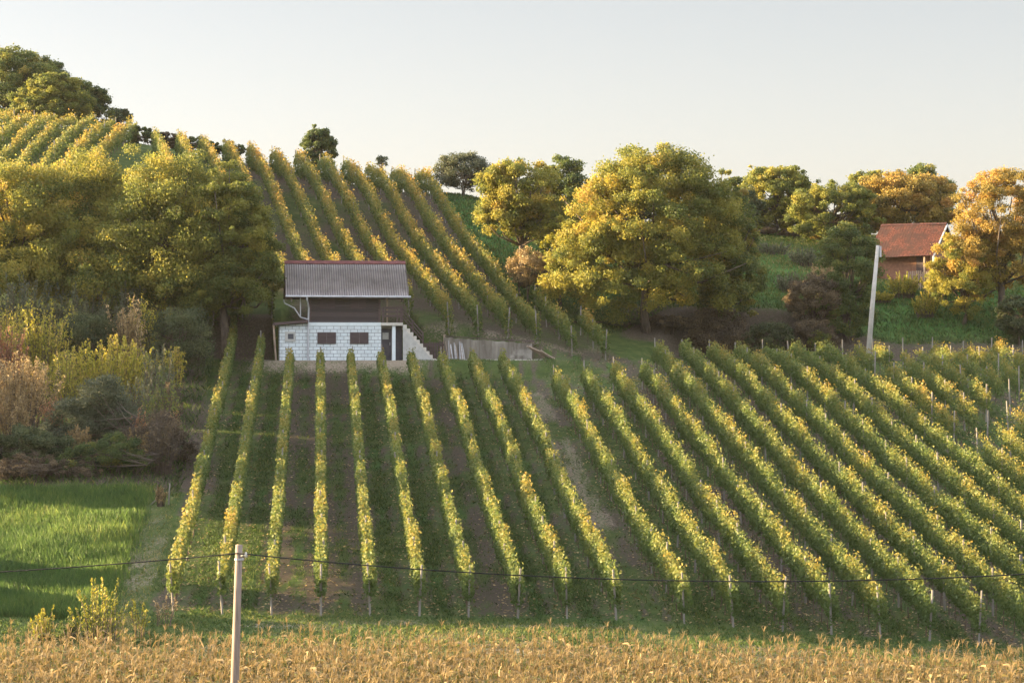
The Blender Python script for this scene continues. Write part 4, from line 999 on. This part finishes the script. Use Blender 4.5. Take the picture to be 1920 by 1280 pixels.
ql = (-21.0, 66.5, zv(1088, 66.5)); 
XR = 18.5; qr = (XR, 66.0, zv(1058, 66.0))
cable('power_cable', att, qr, 0.62, 'black cable sagging rightwards from the wooden pole across the vineyard')
cable('power_cable', att, ql, 0.12, 'black cable dropping leftwards from the wooden pole over the green field')
utility_pole(ql[0]-0.2, ql[1]+0.13, g1(ql[0], ql[1]), 'wooden utility pole beyond the left edge', 0.0, ql[2]-g1(ql[0], ql[1])+0.25)
utility_pole(qr[0]+0.2, qr[1]+0.13, g1(qr[0], qr[1]), 'wooden utility pole beyond the right edge', 0.0, qr[2]-g1(qr[0], qr[1])+0.25)
# leaning concrete pole on the right
RY = 148.5; RXp = (1625-960)*RY/F; RZp = g1(RXp, RY)
cp = empty('concrete_pole', (RXp, RY, RZp), 'pale concrete pole leaning right among the vine tops', 'utility pole')
lz = zv(460, RY) - RZp; lx = (1646-1625)*RY/F
mb = MB(); mb.tube([(0, 0, -0.6), (lx*0.5, 0, lz*0.5), (lx, 0, lz)], [0.185, 0.15, 0.11], 12); mb.build('shaft', M['concrete'], cp, smooth=True)
mb = MB(); mb.box(lx+0.10, lx+0.22, -0.08, 0.08, lz-0.75, lz-0.05); mb.build('bracket', M['steel'], cp)
# stake with a fallen branch at the field corner
sX, sY, sZ = at(316, 104)
mb = MB(); mb.bar((0, 0, -0.2), (0.06, 0, 0.95), 0.04, 0.035, 7); tag(mb.build('stake', M['post'], None, (sX, sY, sZ)), 'short white stake at the corner of the green field', 'stake')
mb = MB(); mb.tube([(-0.45, 0, -0.02), (-0.2, 0, 0.22), (0.05, 0.05, 0.48)], [0.03, 0.03, 0.022], 6); tag(mb.build('fallen_branch', M['post'], None, (sX-0.35, sY, sZ)), 'pale bare branch lying beside the short white stake', 'branch')
S('rusty_weed', 'orange dry weed tuft at the field corner beside the white stake', 301, 103.6, 905, 20, 'tan', 160, nsh=26, per=40, leaf=0.1, tint=(0.55, 0.2), minlen=0.6, cat='weed')

# ------------------------------------------------------------------ maize
def maize_geo(seed):
    rng = rng_of(seed); H = rng.uniform(1.78, 2.1)
    V = []; Fc = []; Tn = []
    def strip(pts, wid, side, tn):
        b = len(V)
        for i, (p, w) in enumerate(zip(pts, wid)):
            V.append(p - side*w); V.append(p + side*w); Tn.extend([tn, tn])
        for i in range(len(pts)-1): Fc.append((b+2*i, b+2*i+1, b+2*i+3, b+2*i+2))
    stalk = np.array([[0, 0, -0.05], [rng.normal(0, .03), rng.normal(0, .03), H*0.5], [rng.normal(0, .06), rng.normal(0, .06), H]])
    for a in (0, pi/2): strip(stalk, [0.013, 0.011, 0.006], np.array([cos(a), sin(a), 0]), 0.6)
    nl = rng.integers(9, 12); az0 = rng.uniform(0, 2*pi)
    for i in range(nl):
        f = 0.22 + 0.70*i/nl; z = H*f; az = az0 + (i % 2)*pi + rng.normal(0, 0.5)
        L = rng.uniform(0.45, 0.75)*(1.1 - 0.35*abs(f-0.5)); d = np.array([cos(az), sin(az), 0]); sd = np.array([-sin(az), cos(az), 0])
        up = rng.uniform(0.25, 0.75); s = np.array([0, 0.25, 0.5, 0.75, 1.0]); droop = rng.uniform(0.7, 1.5)
        pts = [np.array([stalk[1][0]*f, stalk[1][1]*f, z]) + d*L*(q - 0.25*q*q*droop) + np.array([0, 0, L*(up*q*1.3 - droop*q*q)]) + sd*rng.normal(0, .02) for q in s]
        tn = np.clip(rng.normal(0.47, 0.28) - (0.2 if f < 0.45 else 0), 0.02, 0.98)
        strip(pts, [0.018, 0.030, 0.028, 0.018, 0.003], sd*cos(0.5) + np.array([0, 0, sin(rng.normal(0, .5))]), tn)
    # cob
    az = rng.uniform(0, 2*pi); c0 = np.array([0.04*cos(az), 0.04*sin(az), H*0.5])
    strip([c0, c0+[0.05*cos(az), 0.05*sin(az), 0.12], c0+[0.07*cos(az), 0.07*sin(az), 0.24]], [0.02, 0.035, 0.008], np.array([-sin(az), cos(az), 0]), 0.9)
    tv = []; tf = []
    for i in range(6):
        a = rng.uniform(0, 2*pi); L = rng.uniform(0.16, 0.3); lean = 0.2 if i == 0 else rng.uniform(0.5, 1.1)
        d = np.array([cos(a), sin(a), 0]); sd = np.array([-sin(a), cos(a), 0.0])*0.007
        p0 = stalk[2]; pp = [p0, p0 + d*L*0.4*lean + np.array([0, 0, L*0.6]), p0 + d*L*lean + np.array([0, 0, L*(0.9 - 0.5*lean*0.6)])]
        b = len(tv)
        for p in pp: tv.append(p-sd); tv.append(p+sd)
        for k in range(2): tf.append((b+2*k, b+2*k+1, b+2*k+3, b+2*k+2))
    return np.array(V), np.array(Fc), np.array(Tn), np.array(tv), np.array(tf)
NV = 8
geo = [maize_geo(500+i) for i in range(NV)]
mz = [np_mesh('corn_plant', g[0], g[1], M['corn'], g[2]) for g in geo]
tz = [np_mesh('tassel', g[3], g[4], M['corn'], np.full(len(g[3]), 0.72)) for g in geo]
rng = rng_of(900)
pos = []
for yrow in np.arange(61.6, 77.2, 0.70):
    halfw = yrow*0.232 + 1.5
    xr = np.arange(-halfw, halfw, 0.20)
    for x in xr:
        if rng.random() < 0.05: continue
        pos.append((x + rng.normal(0, .05), yrow + rng.normal(0, .07)))
pos = np.array(pos)
# the belt is cut back a little towards the right, as in the photo
yb = 75.9 - 3.0*sstep(1.0, 15, pos[:, 0]) - 0.6*vnoise(pos[:, 0], pos[:, 1]*0, 2.0, 3)
pos = pos[pos[:, 1] < yb]
pz = G(pos[:, 0], pos[:, 1])
vis = (np.abs(pos[:, 0])/pos[:, 1] < 0.2217) & (640 - (pz+1.75)*F/pos[:, 1] < 1290)
order = np.argsort(np.where(vis, pos[:, 1], 1e6)); near = order[:300]; rest = order[300:]
for i in near:
    vi = rng.integers(NV); o = link('corn_plant', mz[vi], None, (pos[i, 0], pos[i, 1], pz[i]), (rng.normal(0, .05), rng.normal(0, .05), rng.uniform(0, 2*pi)))
    sc = rng.uniform(0.88, 1.08); o.scale = (sc, sc, sc)
    tag(o, 'dry tan maize plant in the front strip of the cornfield', 'maize plant', 'maize plants of the front strip')
    link('tassel', tz[vi], o)
VV, FF, TT = [], [], []; off_ = 0
for i in rest:
    g = geo[rng.integers(NV)]; a = rng.uniform(0, 2*pi); sc = rng.uniform(0.88, 1.08); ca, sa = cos(a)*sc, sin(a)*sc
    tl = rng.normal(0, .06, 2)
    for vv, ff, tt in ((g[0], g[1], g[2]), (g[3], g[4], np.full(len(g[3]), 0.72))):
        x = vv[:, 0]*ca - vv[:, 1]*sa + pos[i, 0] + tl[0]*vv[:, 2]; y = vv[:, 0]*sa + vv[:, 1]*ca + pos[i, 1] + tl[1]*vv[:, 2]
        VV.append(np.stack([x, y, vv[:, 2]*sc + pz[i]], 1)); FF.append(ff + off_); TT.append(tt + rng.normal(0, .08)); off_ += len(vv)
tag(link('maize_field', np_mesh('maize_field', np.concatenate(VV), np.concatenate(FF), M['corn'], np.clip(np.concatenate(TT), .02, .98))), 'rest of the ripe dry maize behind the front plants', 'maize field', kind='stuff')

# ------------------------------------------------------------------ grass
rng = rng_of(77)
n = 190000                                   # field crop on the left
Y = rng.uniform(83.2, 107.3, n); X = rng.uniform(-0.235, 0.0, n)*Y
q = X - MF*(Y-85); k = (q < -15.0 + 0.3*rng.normal(size=n)); X, Y = X[k], Y[k]
tt = 0.42 + 0.5*(fbm(X, Y, 3.5, 61)-0.5) + 0.35*(fbm(X*1.0, Y*0.6, 0.8, 62)-0.5) + rng.normal(0, .14, len(X))
hh = 0.42*(0.7 + 0.7*fbm(X, Y, 1.6, 63))
blades('field_crop', X, Y, hh, 0.024, M['crop'], 1, tt, 'tall green crop grass filling the field at the lower left', 'grass', 0.2)
n = 420000                                   # short grass of the aisles and the verge
Y = 80 + 66*rng.random(n)**1.1; X = rng.uniform(-0.235, 0.235, n)*Y
q = X - MF*(Y-85); qq = np.where(q < 5, (q + 12.47)/1.812, (q - 6.34)/1.806); d = np.abs(qq - np.round(qq)); gi = np.floor(qq).astype(int)
n1 = fbm(X, Y, 3.2, 11); tilled = (np.abs(np.sin(gi*2.3 + 0.6)) > 0.86)
ok = (rng.random(n) < np.clip(0.9*sstep(0.22, 0.36, d)*(1-0.75*tilled) + 0.15 - 1.2*(n1-0.5), 0.03, 1)) & (q > -13.6)
ok |= (Y < 84.8) & (rng.random(n) < 0.85)
ontrack = (q > -15.6) & (q < -13.5) & (Y < 112); ok |= ontrack & (rng.random(n) < 0.3)
ok &= ~((q > 4.2) & (q < 6.0) & (rng.random(n) < 0.75)) & ~((Y > 140) & (X < -6) & (X > -16))
X, Y = X[ok], Y[ok]
tt = 0.48 + 0.5*(fbm(X, Y, 2.5, 71)-0.5) + rng.normal(0, .17, len(X)) + 0.12*(Y < 84.5) + (0.36*ontrack)[ok]
blades('aisle_grass', X, Y, 0.08 + 0.10*fbm(X, Y, 1.2, 72), 0.028, M['grass'], 2, tt, 'short grass and weeds growing between the vine rows', 'grass', 0.6)
n = 42000                                    # leaves fallen under the rows
Y = 85 + 60*rng.random(n)**1.2; X = rng.uniform(-0.235, 0.235, n)*Y
q = X - MF*(Y-85); qq = np.where(q < 5, (q + 12.47)/1.812, (q - 6.34)/1.806); d = np.abs(qq - np.round(qq))
ok = (q > -13.2) & (rng.random(n) < np.clip(1.1 - 2.0*d, 0.1, 1)) & ~((Y > 139) & (X < 2)); X, Y = X[ok], Y[ok]
P = np.stack([X, Y, G(X, Y) + 0.035 + 0.03*rng.random(len(X))], 1)
V, Fc = leaves(P, 0.11, rng, np.tile([0, 0, 1.0], (len(P), 1)), 2.0, 1.2)
tag(link('fallen_leaves', np_mesh('fallen_leaves', V, Fc, M['tan'], np.repeat(np.clip(rng.normal(0.45, 0.28, len(P)), .02, .98), 4))), 'dry fallen leaves scattered on the ground under the vine rows', 'fallen leaves', kind='stuff')
n = 120000                                   # meadows above the lane and beside the upper rows
Y = rng.uniform(150, 192, n); X = rng.uniform(-0.03, 0.24, n)*Y
uy = X - UPM*(Y-145); ok = (uy > 3.0 + 3.4*(Y < 155)) & (Y > 150 + 7*sstep(4, 12, X)); X, Y = X[ok], Y[ok]
tt = 0.5 + 0.45*(fbm(X, Y, 3, 81)-0.5) + rng.normal(0, .14, len(X)) + 0.2*sstep(10, 18, X)*sstep(164, 168, Y)
blades('meadow_grass', X, Y, 0.22*(0.5 + fbm(X, Y, 2, 82)), 0.06, M['grass'], 3, tt, 'rough green grass of the meadow slopes right of the vineyard', 'grass', 0.5)
n = 26000                                    # thicket floor and bank
Y = rng.uniform(105.6, 149, n); X = rng.uniform(-0.235, -0.09, n)*Y
q = X - 0.16*(140-Y); ok = (X - MF*(Y-85) < -13.6); X, Y = X[ok], Y[ok]
tt = 0.5 + 0.5*(fbm(X, Y, 2, 91)-0.5) + rng.normal(0, .18, len(X))
blades('rough_grass', X, Y, 0.30*(0.5 + fbm(X, Y, 2, 92)), 0.04, M['grass'], 4, tt, 'rough grass on the floor of the thicket and the bank', 'grass', 0.6)

# ------------------------------------------------------------------ evening air
m, t, out = new_mat('evening_haze')
pv = t.nodes.new("ShaderNodeVolumePrincipled")
pv.inputs["Color"].default_value = (0.95, 0.93, 0.89, 1); pv.inputs["Density"].default_value = 0.000045; pv.inputs["Anisotropy"].default_value = 0.2
t.links.new(pv.outputs[0], out.inputs["Volume"])
zlo = float(ZZ.min()) - 1.0
hz = MB().box(-3900, 3900, -3900, 3900, zlo, 45.0).build('haze', m)
tag(hz, 'thin warm evening haze over the hillside', 'haze', kind='stuff')
